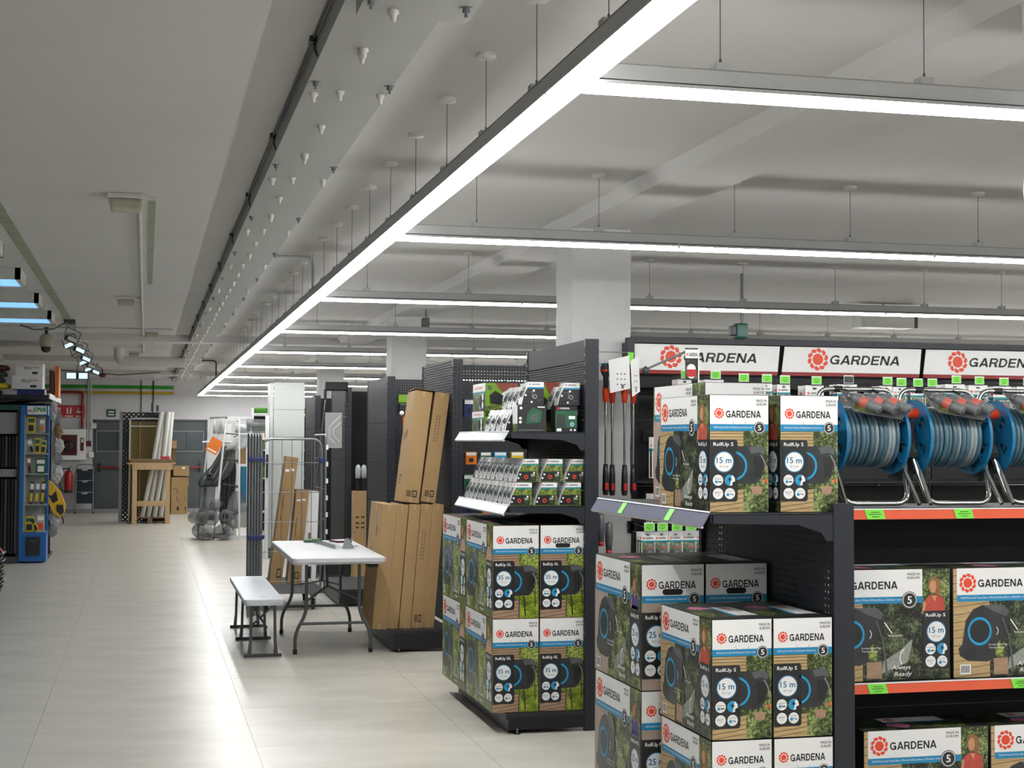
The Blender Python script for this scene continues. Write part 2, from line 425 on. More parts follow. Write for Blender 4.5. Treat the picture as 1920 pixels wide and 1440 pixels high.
def badge(f, x, y, r, l=4):
    f.circ(x, y, r, 'ink_grey', l); f.circ(x, y, r * .88, 'box_white', l + 1); f.circ(x, y, r * .8, 'panel_black', l + 2)
    f.text('5', x - r * .26, y - r * .42 * f.k, x + r * .26, y + r * .42 * f.k, 'box_white', l + 3, .03)
def info_panel(f, x0, x1, style, full=True):
    """black strip with the name, the length in a circle and four small round icons"""
    w = x1 - x0; cx = (x0 + x1) / 2
    name, metres, dia = style['name'], style['len'], style['dia']
    k = f.k
    y = lambda t: .09 + t * .53
    f.rr(x0, y(0), x1, y(1), .05 * w / .48, 'panel_black', 5, '1001' if full else '0000')
    f.text(name, x0 + w * .12, y(.88), x0 + w * .84, y(.955), 'box_white', 6, .02)
    r = .37 * w; cy = y(.64)
    f.circ(cx, cy, r, 'ring_blue_dark', 6, 22); f.circ(cx, cy, r * .9, 'box_white', 7, 22)
    f.text(metres, cx - r * .72, cy - r * .12 * k, cx + r * .72, cy + r * .42 * k, 'ring_blue_dark', 8, .02)
    f.text(dia, cx - r * .4, cy - r * .52 * k, cx + r * .4, cy - r * .32 * k, 'ink_grey', 8)
    q = .19 * w
    for i, (a, b) in enumerate(((-.215, .345), (.215, .345), (-.215, .13), (.215, .13))):
        c = (cx + a * w, y(b) + .0)
        f.circ(c[0], c[1], q, 'box_white', 6, 14)
        if i == 1:
            f.p([(c[0] + q * math.cos(math.radians(t)), c[1] + q * k * math.sin(math.radians(t))) for t in range(70, 271, 25)], 'ring_blue', 7)
            f.circ(c[0] + q * .8, c[1] - q * .6 * k, q * .35, 'ink_black', 8, 10)
            for t in range(0, 180, 45):
                dx, dyy = .35 * q * math.cos(math.radians(t)), .35 * q * k * math.sin(math.radians(t))
                ox, oy = -dyy * .18 / k, dx * .18 * k
                f.p([(c[0] - dx - ox, c[1] + .15 * q * k - dyy - oy), (c[0] + dx - ox, c[1] + .15 * q * k + dyy - oy), (c[0] + dx + ox, c[1] + .15 * q * k + dyy + oy), (c[0] - dx + ox, c[1] + .15 * q * k - dyy + oy)], 'panel_black', 8)
        elif i == 0:
            f.text('AUTOMATIC', c[0] - q * .75, c[1] + q * .1 * k, c[0] + q * .75, c[1] + q * .38 * k, 'ink_grey', 7)
            f.circ(c[0] - q * .35, c[1] - q * .3 * k, q * .28, 'ring_blue', 7, 10); f.rect(c[0], c[1] - q * .4 * k, c[0] + q * .7, c[1] - q * .2 * k, 'ink_black', 7)
        elif i == 2:
            f.text('READY', c[0] - q * .65, c[1] + q * .0 * k, c[0] + q * .65, c[1] + q * .32 * k, 'ink_grey', 7)
            f.text('2 USE', c[0] - q * .3, c[1] - q * .35 * k, c[0] + q * .3, c[1] - q * .15 * k, 'ink_grey', 7)
        else:
            f.text('ROLL CONTROL', c[0] - q * .6, c[1] + q * .3 * k, c[0] + q * .6, c[1] + q * .5 * k, 'ink_grey', 7)
            f.circ(c[0] - q * .4, c[1] - q * .2 * k, q * .3, 'ring_blue', 7, 10); f.circ(c[0] + q * .15, c[1] - q * .1 * k, q * .14, 'ink_grey', 7, 8); f.circ(c[0] + q * .5, c[1] - q * .2 * k, q * .14, 'ring_blue_dark', 7, 8)
def slats(f, x0, x1, y0, y1, m, n, slant=0.):
    f.rect(x0, y0, x1, y1, m, 3.3); h = (y1 - y0) / n
    for i in range(n + 1):
        y = y0 + i * h; t = .0045
        ya, yb = max(y0, min(y1, y)), max(y0, min(y1, y + slant * (x1 - x0)))
        if yb > y1 - t or ya > y1 - t: ya = min(ya, y1 - t); yb = min(yb, y1 - t)
        f.p([(x0, ya), (x1, yb), (x1, yb + t), (x0, ya + t)], 'ink_black', 3.6)
def woman(f, cx, cy, s, shirt, l=4):
    k = f.k
    q = lambda pts: [(cx + a * s, cy + b * s * k) for a, b in pts]
    f.p(q([(-.75, -1.3), (.8, -1.3), (.75, -.35), (.35, -.05), (-.3, -.05), (-.7, -.4)]), shirt, l)
    f.p(q([(-.18, -.1), (.2, -.1), (.06, -.5)]), 'skin_print', l + 1)
    f.p(q([(-.3, .15), (-.42, .7), (-.25, 1.1), (.1, 1.2), (.42, .95), (.5, .3), (.42, -.1), (.15, .0)]), 'hair_print', l + 1)
    f.p(q([(-.3, .25), (-.34, .7), (-.12, .95), (.12, .85), (.16, .4), (.05, .12), (-.15, .08)]), 'skin_print', l + 2)
    f.p(q([(-.75, -.4), (-.95, -1.3), (-.75, -1.3), (-.6, -.6)]), 'skin_print', l + 1)

STYLES = {
    'S': dict(name='RollUp S', len='15 m', dia='Ø 11 mm', wall='slat', wm='print_wood_yellow', fol='foliage_mid', low='foliage_mid', shirt='shirt_red', sidefol='foliage_dark'),
    'M': dict(name='RollUp M/L', len='25 m', dia='Ø 11 mm', wall='plain', wm='print_wall_beige', fol='foliage_mid', low='foliage_mid', shirt='shirt_purple', sidefol='foliage_mid'),
    'X': dict(name='RollUp XL', len='35 m', dia='Ø 13 mm', wall='slat', wm='print_wood_brown', fol='foliage_bright', low='lawn_bright', shirt='shirt_pale', sidefol='foliage_bright'),
}
def print_front(f, st, hole):
    f.rect(0, 0, 1, 1, 'box_white', 1)
    f.rect(0, 0, 1, .695, st['fol'], 2)
    f.rect(.5, 0, 1, .25, st['low'], 2.5)
    if st['wall'] == 'slat':
        slats(f, 0, .57, .56, .695, st['wm'], 5); slats(f, 0, .57, 0, .2, st['wm'], 5, .07)
    else:
        f.rect(0, 0, .57, .695, st['wm'], 3)
    # the wall-mounted hose box, blue ring on its side
    f.p([(.4, .56), (.6, .565), (.84, .57), (.93, .545), (.95, .50), (.93, .40), (.88, .29), (.78, .245), (.4, .24)], 'print_body', 4)
    f.p([(.66, .555), (.84, .57), (.93, .545), (.94, .49), (.84, .51), (.7, .50)], 'print_body_light', 5)
    f.p([(.74, .48), (.92, .46), (.87, .31), (.76, .28)], 'panel_black', 5)
    f.ring(.40, .395, .20, .235, 'ring_blue', 5, -80, 80, 14)
    f.p([(.86, .49), (.88, .49), (.95, .42), (.97, .33), (.955, .33), (.93, .42)], 'spray_grey', 6)
    if st['name'] == 'RollUp S':
        f.rect(.92, .25, .97, .28, 'logo_orange', 6); f.circ(.96, .385, .02, 'flower_pink', 6, 8)
        f.p([(.7, .22), (.9, .22), (.88, .15), (.72, .15)], 'print_wood_brown', 4)
    if st['name'] == 'RollUp XL':
        f.p([(.66, .24), (.69, .24), (.73, .02), (.70, .02)], 'print_body', 5); f.p([(.57, .24), (.59, .24), (.58, .0), (.56, .0)], 'print_body', 5)
        f.p([(.86, .45), (.88, .45), (.93, .3), (.94, .12), (.92, .12), (.91, .3)], 'print_body', 5)
    info_panel(f, 0, .47, st)
    f.rect(0, .752, 1, 1, 'box_white', 4); f.rect(0, .695, 1, .752, 'box_blue', 4)
    f.text('Wall-Mounted Hose Box | Wand-Schlauchbox | Dévidoir mural', .06, .712, .72, .733, 'box_white', 5)
    f.logo(.155, .845, .085, 5); f.text('GARDENA', .27, .808, .87, .868, 'ink_black', 5, .05)
    f.text('MADE IN', .79, .944, .97, .966, 'ink_black', 5, .01); f.text('EUROPE', .80, .912, .97, .934, 'ink_black', 5, .01)
    if hole: f.rr(.33, .758, .66, .806, .045, 'slot_black', 5)
    else: f.ring(.5, .8, .12, .125, 'ink_grey', 5, 200, 340, 8)
    badge(f, .845, .722, .1, 6)
def print_side(f, st):
    f.rect(0, 0, 1, 1, st['sidefol'], 1)
    sw = st['wall'] == 'slat' and st['name'] == 'RollUp S'
    if sw: slats(f, 0, .30, 0, 1, st['wm'], 14, .12)
    elif st['wall'] == 'plain': f.rect(0, 0, .3, .7, st['wm'], 2)
    f.rect(.03, .755, .78, 1, 'box_white', 4); f.rect(.03, .695, .78, .755, 'box_blue', 4)
    f.text('Wall-Mounted Hose Box | Wand-Schlauchbox | Dévidoir mural', .06, .714, .62, .738, 'box_white', 5)
    f.logo(.12, .865, .07, 5); f.text('GARDENA', .205, .825, .58, .895, 'ink_black', 5, .05)
    f.text('MADE IN', .66, .945, .76, .967, 'ink_black', 5, .01); f.text('EUROPE', .66, .912, .76, .934, 'ink_black', 5, .01)
    badge(f, .675, .722, .063, 6)
    # hose box seen from its side
    f.p([(.07, .30), (.10, .52), (.16, .62), (.24, .66), (.42, .655), (.465, .60), (.455, .45), (.42, .33), (.36, .19), (.28, .14), (.12, .15), (.05, .20), (.04, .27)], 'print_body', 4)
    f.p([(.24, .66), (.42, .655), (.465, .60), (.44, .55), (.33, .6)], 'print_body_light', 5)
    f.ring(.215, .42, .085, .105, 'ring_blue', 6, 0, 360, 24, .95); f.circ(.215, .42, .084, 'panel_black', 6, 20)
    f.p([(.40, .54), (.415, .54), (.47, .36), (.50, .05), (.485, .05), (.455, .36)], 'print_body_light', 5)
    if st['name'] == 'RollUp S':
        f.p([(.34, .25), (.38, .34), (.42, .25), (.40, .18), (.35, .18)], 'lawn_bright' if 0 else 'foliage_bright', 6)
        f.rect(.33, .02, .45, .17, 'print_wood_brown', 5)
    f.ring(.33, .42, .035, .041, 'box_white', 7, -50, 50, 6)
    f.p([(.47, .52), (.475, .53), (.535, .43), (.53, .42)], 'box_white', 5)
    f.text('Automatic', .50, .395, .62, .415, 'box_white', 5); f.text('Long-Lasting', .29, .285, .44, .305, 'box_white', 7); f.text('Technology', .29, .255, .42, .275, 'box_white', 7)
    f.p([(.45, .06), (.66, .16), (.70, .36), (.685, .36), (.60, .27), (.46, .17)], 'spray_grey', 4)
    f.ring(.67, .2, .07, .078, 'box_white', 5, 120, 220, 6)
    f.text('Always', .53, .085, .68, .135, 'box_white', 6, .01, .2); f.text('Ready', .55, .025, .69, .075, 'box_white', 6, .01, .2)
    f.rect(.05, .03, .14, .12, 'box_white', 6)
    for i in range(6): f.rect(.06 + i * .012, .045, .066 + i * .012, .11, 'ink_black', 7)
    f.rect(.78, .62, 1, 1, st['fol'], 3)
    woman(f, .875, .77, .11 if st['name'] != 'RollUp M/L' else .085, st['shirt'], 4)
    if st['name'] == 'RollUp M/L': f.p([(.80, .66), (.93, .66), (.94, .63), (.80, .63)], 'shirt_purple', 4)
    info_panel(f, .78, 1.0, st, False)
    f.rect(.78, 0, 1, .09, st['sidefol'], 4)
def print_top(f, st):
    f.rect(0, 0, 1, 1, 'foliage_dark', 1)
    f.rect(0, 0, 1, .12, 'panel_black', 2); f.p([(.1, .62), (.3, .75), (.5, .7), (.55, .6), (.3, .55)], 'flower_pink', 2)
    f.rect(.62, .2, .98, .7, 'box_white', 2); f.rect(.55, .2, .62, .7, 'box_blue', 2); f.logo(.8, .62, .1, 3)
    f.rect(0, .15, .3, .4, 'foliage_mid', 2)
def hose_box_mesh(kind, w, L, h, hole=False):
    mb = MB(); st = STYLES[kind]
    mb.bbox(-w / 2, w / 2, -L / 2, L / 2, 0, h, 'panel_black' if kind != 'X' else 'print_wood_brown', .002)
    b = .0015
    print_front(Face(mb, (-w / 2 + b, -L / 2, b), (w - 2 * b, 0, 0), (0, 0, h - 2 * b)), st, hole)
    print_side(Face(mb, (-w / 2, L / 2 - b, b), (0, -(L - 2 * b), 0), (0, 0, h - 2 * b)), st)
    print_top(Face(mb, (-w / 2 + b, -L / 2 + b, h), (w - 2 * b, 0, 0), (0, L - 2 * b, 0)), st)
    return mb.mesh('hose_box')
SW, SL, SH = .225, .52, .418
MW, ML, MH = .258, .60, .485
XW, XL, XH = .262, .70, .512
BOX = {('S', 0): hose_box_mesh('S', SW, SL, SH), ('M', 1): hose_box_mesh('M', MW, ML, MH, True), ('M', 0): hose_box_mesh('M', MW, ML, MH),
       ('X', 0): hose_box_mesh('X', XW, XL, XH), ('X', 1): hose_box_mesh('X', XW, XL, XH, True)}
def hose_box(kind, hole, x, y, z, label, group=None, rz=0.):
    o = bpy.data.objects.new('hose_reel_carton', BOX[(kind, hole)]); COL.objects.link(o)
    o.location = (x, y, z); o.rotation_euler = (0, 0, rz + random.uniform(-.006, .006))
    return tag(o, label, 'box', group)
# ------------------------------------------------------------------ the room
CZ = 2.95; X0, X1, Y0, Y1 = -5.0, 13.0, -7.0, 34.0
fl = MB().box(X0, X1, Y0, Y1, -.12, -.012, 'floor_joint'); 
T = 1.143
xs0, ys0 = .582 - T * 3, 7.92 - T * 4
fx0, fx1, fy0, fy1 = xs0, xs0 + 7 * T, ys0, ys0 + 27 * T
for (a, b, c, d) in ((X0, fx0, Y0, Y1), (fx1, X1, Y0, Y1), (fx0, fx1, Y0, fy0)):
    fl.box(a + .002, b - .002, c, d - .002, -.02, 0, 'floor_tile_stone')
fl.box(fx0, fx1, fy1, Y1, -.02, 0, 'floor_tile_stone')
floor = struct(fl, 'floor')
tiles = [MB().box(.0008, T - .0008, .0008, T - .0008, -.02, 0, 'floor_tile_stone').mesh('floor_tile')]
for i in range(7):
    for j in range(27):
        o = bpy.data.objects.new('floor_tile', tiles[0]); COL.objects.link(o); o.parent = floor
        o.location = (fx0 + i * T, fy0 + j * T, random.uniform(-.0003, .0003))
ceil = MB().box(X0, X1, Y0, Y1, CZ, CZ + .15, 'ceiling_paint')
ceiling = struct(ceil, 'ceiling')
# ceiling beam, rough plaster edge, over the row of columns
def rough_bar(x0, x1, y0, y1, z0, z1, m, n=120, amp=.012):
    mb = MB(); vs = []; rnd = random.Random(3)
    for i in range(n + 1):
        y = y0 + (y1 - y0) * i / n; a, b = rnd.uniform(-amp, amp), rnd.uniform(-amp, amp)
        vs += [(x0 - .05 + a, y, z1), (x0 + a, y, z0), (x1 + b, y, z0), (x1 + b * .3, y, z1)]
    fs = []
    for i in range(n):
        k = i * 4
        for j in range(3): fs.append((k + j, k + j + 4, k + j + 5, k + j + 1))
    return mb.add(vs, fs, m)
struct(rough_bar(2.46, 2.82, Y0, Y1, 2.885, CZ + .01, 'ceiling_paint'), 'trim_1')
for k, yb in enumerate((19.4, 24.6, 29.4)):
    struct(MB().box(-2.2, X1, yb, yb + .35, 2.86, CZ + .01, 'ceiling_paint'), 'trim_%d' % (k + 2))
struct(MB().box(X0 - .15, X0, Y0, Y1, 0, CZ, 'side_grey_paint'), 'wall_left')
struct(MB().box(X1, X1 + .15, Y0, Y1, 0, CZ, 'wall_paint'), 'wall_right')
struct(MB().box(X0, X1, Y0 - .15, Y0, 0, CZ, 'wall_paint'), 'wall_near')
# far wall with two recessed doors
wb = MB(); D1 = (-1.13, -.10, 2.06); D2 = (.42, 1.35, 2.075)
xa = X0
for (a, b, h) in (D1, D2):
    wb.box(xa, a, Y1, Y1 + .2, 0, CZ, 'wall_paint'); wb.box(a, b, Y1, Y1 + .2, h, CZ, 'wall_paint'); xa = b
wb.box(xa, X1, Y1, Y1 + .2, 0, CZ, 'wall_paint')
wfar = struct(wb, 'wall_far')
struct(MB().box(X0, X1, Y1 - .015, Y1 - .001, 0, .09, 'side_grey_paint'), 'baseboard_far')
tag(MB().box(-2.6, .60, Y1 - .004, Y1, 2.745, 2.825, 'stripe_green').build('painted_stripe', wfar), 'wide green painted stripe')
tag(MB().box(-2.6, .60, Y1 - .004, Y1, 2.625, 2.69, 'stripe_yellow').build('painted_stripe', wfar), 'yellow painted stripe')
for k, (a, b, h) in enumerate((D1, D2)):
    fr = MB().box(a, a + .04, Y1 + .02, Y1 + .12, 0, h, 'door_grey').box(b - .04, b, Y1 + .02, Y1 + .12, 0, h, 'door_grey').box(a, b, Y1 + .02, Y1 + .12, h - .04, h, 'door_grey')
    d = struct(fr, 'door_%d' % (k + 1))
    MB().bbox(a + .045, b - .045, Y1 + .05, Y1 + .1, .02, h - .045, 'door_grey').build('door_leaf', d)
    for (p, q) in ((a + .09, (a + b) / 2 - .01), ((a + b) / 2 + .01, b - .09)):
        MB().box(p, q, Y1 + .035, Y1 + .05, 1.37, 1.80, 'door_glass').build('glazed_panel', d)
    g = MB()
    for (u0, u1, w0, w1) in ((a + .07, b - .07, 1.80, 1.82), (a + .07, b - .07, 1.35, 1.37), (a + .07, a + .085, 1.35, 1.82), (b - .085, b - .07, 1.35, 1.82)):
        g.box(u0, u1, Y1 + .03, Y1 + .05, w0, w1, 'side_grey_paint')
    g.build('glazing_frame', d)
    br = MB().cyl((a + .14, Y1 - .0, 1.0), (b - .14, Y1 - .0, 1.0), .018, 'pipe_red', 10)
    br.build('push_bar', d)
    for sx in (a + .16, b - .16): MB().bbox(sx - .02, sx + .02, Y1 + .0, Y1 + .05, .90, 1.10, 'black_plastic').build('push_bar_end', d)
# columns under the beam
for k, (xa, xb, ya, yb) in enumerate(((2.47, 2.83, 3.45, 3.80), (2.47, 2.835, 8.5, 8.86), (2.44, 2.80, 15.02, 15.38), (2.44, 2.80, 21.55, 21.92))):
    m = MB(); n = 26; rnd = random.Random(k); vs = []; am = .004
    for i in range(n + 1):
        z = 2.89 * i / n
        for (x, y) in ((xa, ya), (xb, ya), (xb, yb), (xa, yb)): vs.append((x + rnd.uniform(-am, am), y + rnd.uniform(-am, am), z))
    fs = [(i * 4 + j, i * 4 + (j + 1) % 4, i * 4 + 4 + (j + 1) % 4, i * 4 + 4 + j) for i in range(n) for j in range(4)]
    m.add(vs, fs, 'column_paint'); o = struct(m, 'column'); 
# ceiling: repaired stripes, conduits
struct(MB().box(-.89, -.815, 5.0, 17.3, CZ - .006, CZ + .002, 'plaster_green'), 'trim_5')
struct(MB().box(.0, .04, 8.4, 13.1, CZ - .005, CZ + .002, 'plaster_green'), 'trim_6')
def conduit(name, pts, r, m, label, group=None, cat='pipe', clips=True):
    o = MB().tube(bend(pts, r * 4, 4), r, m, 8)
    o = o.build(name); return tag(o, label, cat, group)
conduit('conduit', [(-.05, 8.3, CZ - .012), (-.05, 23.0, CZ - .012)], .012, 'panel_grey_paint', 'long thin white conduit along the left ceiling between the beige lamps')
conduit('conduit', [(-4.6, 18.35, CZ - .013), (.3, 18.35, CZ - .013)], .011, 'panel_grey_paint', 'thin white conduit crossing the left ceiling past the dome camera')
conduit('conduit', [(-2.4, 26.0, CZ - .03), (.4, 26.0, CZ - .03)], .02, 'panel_grey_paint', 'white pipe under the ceiling behind the floodlights')
conduit('cable', [(-1.6, 29.3, CZ - .02), (-.5, 29.3, CZ - .10), (.25, 29.3, CZ - .04), (.25, 29.6, CZ - .03)], .012, 'cable_steel', 'dark cable sagging under the far left ceiling', cat='cable')
o = MB().tube(bend([(-.38, 22.0, CZ - .02), (-.38, 22.0, 2.73), (.54, 22.0, 2.73)], .12, 6), .075, 'roll_white', 14).build('duct'); tag(o, 'fat white pipe with an elbow joining the tray near the far end', 'pipe')
conduit('conduit', [(.84, 10.7, CZ - .03), (1.165, 10.7, CZ - .03), (1.165, 10.7, 2.66)], .016, 'trunk_aluminium', 'grey conduit from the tray bending down to the near part of the light line')
conduit('conduit', [(.84, 24.5, CZ - .05), (1.10, 24.5, CZ - .05), (1.10, 24.5, 2.66)], .012, 'black_plastic', 'thin dark conduit dropping to the far end of the light line')
# beige emergency lamps
def lamp(x, y, s, label):
    t = thing('emergency_lamp', label, 'lamp', (x, y, CZ), group='beige emergency lamps on the left ceiling')
    MB().bbox(-.10 * s, .10 * s, -.10, .10, -.03, 0, 'panel_grey_paint', .006).build('base', t)
    MB().bbox(-.085 * s, .085 * s, -.09, .09, -.085, -.03, 'emergency_beige', .015).build('lens', t)
    MB().box(.09 * s, .16, -.01, .01, -.02, -.0, 'panel_grey_paint').build('conduit_branch', t)
lamp(-.12, 8.4, 1, 'beige ceiling lamp nearest the camera, beside the green strip')
lamp(-.19, 14.4, .9, 'second beige ceiling lamp from the camera on the left ceiling')
lamp(.06, 18.7, .9, 'third beige ceiling lamp, right of the conduit')
lamp(-.18, 23.2, .9, 'farthest beige ceiling lamp, by the fat white pipe')

# flat metal duct fixed under the ceiling left of the light line
tr = thing('ceiling_duct', 'long flat grey sheet metal duct bolted under the ceiling left of the light line', 'duct', (0, 0, 0))
TZ = 2.862
MB().box(.538, .838, .5, 25.7, TZ, TZ + .005, 'duct_grey_paint').build('bottom_plate', tr)
MB().box(.600, .800, 25.7, 33.0, TZ, TZ + .005, 'duct_grey_paint').build('bottom_plate', tr)
MB().box(.538, .543, .5, 33.0, TZ + .005, CZ, 'side_grey_paint').build('side_wall', tr)
MB().box(.833, .838, .5, 25.7, TZ + .005, CZ, 'side_grey_paint').build('side_wall', tr)
MB().box(.568, .892, 1.2, 4.18, TZ - .045, TZ - .039, 'duct_grey_paint').box(.568, .572, 1.2, 4.18, TZ - .039, TZ, 'duct_grey_paint').box(.888, .892, 1.2, 4.18, TZ - .039, TZ + .02, 'duct_grey_paint').build('overlap_plate', tr)
MB().tube([(.526, y, CZ - .012 - .004 * math.sin(y * 2.4)) for y in np.linspace(1, 33, 90)], .005, 'black_plastic', 5).build('cable', tr)
bolt = MB().cyl((0, 0, -.003), (0, 0, .0), .019, 'galvanised', 12).cyl((0, 0, -.016), (0, 0, -.003), .011, 'galvanised', 6).cyl((0, 0, -.028), (0, 0, -.016), .005, 'galvanised', 6).mesh('bolt')
clamp = MB().box(-.022, .002, -.024, .024, -.02, .0, 'black_plastic').tube([(-.004, 0, -.01), (-.006, -.03, -.05), (.0, -.05, -.075)], .004, 'black_plastic', 5).mesh('cable_clamp')
plug = MB().lathe([(0, -.036), (.007, -.032), (.010, -.014), (.016, -.010), (.016, 0)], (0, 0, 0), 'roll_white', 8).mesh('plug')
def part(name, me, parent, loc):
    o = bpy.data.objects.new(name, me); COL.objects.link(o); o.parent = parent; o.location = loc; return o
for k in range(19):
    y = 5.18 + 1.614 * (k - 2)
    if y > 32.8: continue
    for x in ((.564, .826) if y < 25 else (.62, .78)): part('bolt', bolt, tr, (x, y, TZ))
    part('cable_clamp', clamp, tr, (.536, y - .25, CZ))
part('bolt', bolt, tr, (.588, 4.02, TZ - .045)); part('bolt', bolt, tr, (.858, 4.03, TZ - .045))
rp = random.Random(5)
for k in range(44):
    y = 4.10 + k * .6
    part('plug', plug, tr, (.662 + rp.uniform(-.005, .005), y, TZ - .045 if k == 0 else TZ))
    if k % 3 == 2: part('plug', plug, tr, (.575, y + .05, TZ)); part('plug', plug, tr, (.815, y + .02, TZ))
    if k % 3 == 1: part('plug', plug, tr, (.668, y + .06, TZ))

# ------------------------------------------------------------------ white strip lighting
LZ = 2.58
def canopy_mesh(): return MB().lathe([(0, -.022), (.012, -.02), (.034, -.014), (.037, -.008), (.037, 0)], (0, 0, 0), 'roll_white', 16).mesh('ceiling_canopy')
CAN = canopy_mesh()
WIRE = MB().cyl((0, 0, 0), (0, 0, CZ - 2.685), .0016, 'cable_steel', 5).mesh('suspension_wire')
CLIP = MB().box(-.022, .022, -.022, .022, -.018, .006, 'trunk_aluminium').cyl((0, 0, .006), (0, 0, .02), .004, 'cable_steel', 6).mesh('clip')
def run(name, label, a, b, wires, group, axis):
    """a suspended run of strip light along x or y"""
    o3 = (a[0], a[1], 0)
    t = thing(name, label, 'light', o3, group=group)
    L = (b[0] - a[0]) if axis == 'x' else (b[1] - a[1])
    def bx(p0, p1, w0, w1, z0, z1, m, mb=None):
        mb = mb or MB()
        return mb.box(p0, p1, w0, w1, z0, z1, m) if axis == 'x' else mb.box(w0, w1, p0, p1, z0, z1, m)
    h = bx(0, L, -.030, .030, LZ + .030, LZ + .072, 'trunk_aluminium'); bx(0, L, -.026, .026, LZ + .024, LZ + .030, 'slot_black', h); bx(0, L, -.041, .041, LZ + .014, LZ + .024, 'trunk_aluminium', h)  # wide lip over the diffuser added to keep its light off the ceiling
    bx(0, L, -.032, .032, LZ + .072, LZ + .075, 'side_grey_paint', h)
    h.build('housing', t)
    p = 0; n = 0
    while p < L - .02:
        q = min(L, p + 1.435)
        bx(p + .002, q - .002, -.038, .038, LZ, LZ + .014, 'led_diffuser').build('diffuser', t)
        e = bx(q - .006, q + .006, -.0415, .0415, LZ + .002, LZ + .026, 'roll_white'); e.build('end_clip', t)
        p = q; n += 1
    for w in wires:
        l = (w - a[0], 0, 0) if axis == 'x' else (0, w - a[1], 0)
        part('clip', CLIP, t, (l[0], l[1], LZ + .093)); part('suspension_wire', WIRE, t, (l[0], l[1], 2.685)); part('ceiling_canopy', CAN, t, (l[0], l[1], CZ))
    return t
LX = 1.135
BARS = [-5.65, -2.45, .75, 3.927, 7.10, 10.33, 13.47, 16.67, 19.94, 23.3, 26.5, 29.8, 33.0]  # first bar added unseen behind the camera to brighten the box fronts
run('strip_light', 'long line of white strip light running down the main aisle', (LX, -6.0), (LX, 33.04), [3.58] + [4.30 + .69 * k for k in range(41)], None, 'y')  # unseen stretch behind the camera extended for more light on the fronts
far = ['nearest', 'second', 'third', 'fourth', 'fifth', 'sixth', 'seventh', 'eighth', 'ninth', 'tenth']
for k, y in enumerate(BARS):
    if k >= 3:
        ws = {3: [1.578, 2.221, 2.9, 3.55, 4.2], 4: [1.57, 2.2, 2.93, 3.58, 4.33, 5.0, 5.7], 5: [1.5, 2.226, 2.95, 3.592, 4.33, 5.08, 5.83, 6.5, 7.2]}.get(k, [1.5 + .72 * i for i in range(4 + k)])
        ws = [w if not (2.40 < w < 2.86) else 2.93 for w in ws]
        lab = '%s white strip light crossing bar from the camera, branching off the aisle line' % far[k - 3]
    else: ws = [2.2, 4.2]; lab = 'white strip light crossing bar outside the picture, %s the camera' % ('added for light well behind', 'just behind', 'overhead just beyond')[k]
    run('strip_light', lab, (LX + .042, y), (12.2, y), ws, 'crossing bars of strip light', 'x')
# blue-white light panels on the left ceiling
def light_panel(x0, x1, y0, y1, label):
    t = thing('light_panel', label, 'light', ((x0 + x1) / 2, (y0 + y1) / 2, CZ), group='blue-white light panels on the left ceiling')
    hx, hy = (x1 - x0) / 2, (y1 - y0) / 2
    f = MB()
    for (a, b, c, d) in ((-hx, hx, -hy, -hy + .04), (-hx, hx, hy - .04, hy), (-hx, -hx + .04, -hy, hy), (hx - .04, hx, -hy, hy)): f.box(a, b, c, d, -.09, 0, 'panel_grey_paint')
    f.build('frame', t)
    MB().box(-hx + .042, hx - .042, -hy + .042, hy - .042, -.085, -.07, 'blue_light_panel').build('diffuser', t)
    MB().cyl((-hx * .3, hy - .01, -.05), (-hx * .2, hy + .3, -.005), .007, 'cable_steel', 5).build('cable', t)
for k, y in enumerate((6.2, 8.35, 10.5, 12.55, 14.6, 16.5)):
    light_panel(-2.35, -.97, y - .38, y + .28, '%s blue-white ceiling light panel from the camera' % ORD[k])
# cluster of small floodlights along the line beyond the panels
for k in range(9):
    y = 18.3 + k * 1.08; s = (-1) ** k
    t = thing('floodlight', '%s small floodlight of the row on the far left ceiling' % ORD[k], 'lamp', (-.90 + .045 * s, y, CZ - .10), group='floodlights on the far left ceiling', rot=(0, .35 * s, .5 * s))
    MB().bbox(-.07, .07, -.04, .04, -.09, -.03, 'charcoal_plastic', .01).build('housing', t)
    MB().box(-.06, .06, -.042, -.035, -.085, -.04, 'flood_light_glow' if k % 3 else 'roll_white').build('lens', t)
    MB().tube(bend([(-.095, 0, -.06), (-.095, 0, .06), (.095, 0, .06), (.095, 0, -.06)], .02), .006, 'cable_steel', 5).cyl((0, 0, .06), (0, 0, .10), .006, 'cable_steel', 5).build('bracket', t)
t = thing('floodlight', 'pair lens floodlight left of the row, above the green stripe', 'lamp', (-1.2, 27.6, CZ - .12))
MB().bbox(-.2, .2, -.05, .05, -.14, -.02, 'charcoal_plastic', .01).build('housing', t); MB().box(-.18, -.02, -.053, -.045, -.13, -.03, 'flood_light_glow').box(.03, .18, -.053, -.045, -.13, -.03, 'flood_light_glow').build('lens', t); MB().cyl((0, 0, -.02), (0, 0, .12), .01, 'cable_steel', 6).build('bracket', t)
o = MB().lathe([(0, -.07), (.05, -.06), (.075, -.03), (.08, 0), (.0, 0)], (0, 0, 0), 'dark_red', 14).cyl((0, 0, 0), (0, 0, .09), .012, 'black_plastic', 6).build('alarm_beacon', None, (-.80, 28.9, CZ - .10)); tag(o, 'dark red alarm beacon under the ceiling beyond the floodlights', 'alarm')
o = MB().box(-.9, -.78, 17.2, 17.5, CZ - .05, CZ - .001, 'charcoal_plastic').build('junction_box'); tag(o, 'dark junction box where the green ceiling strip ends', 'box')
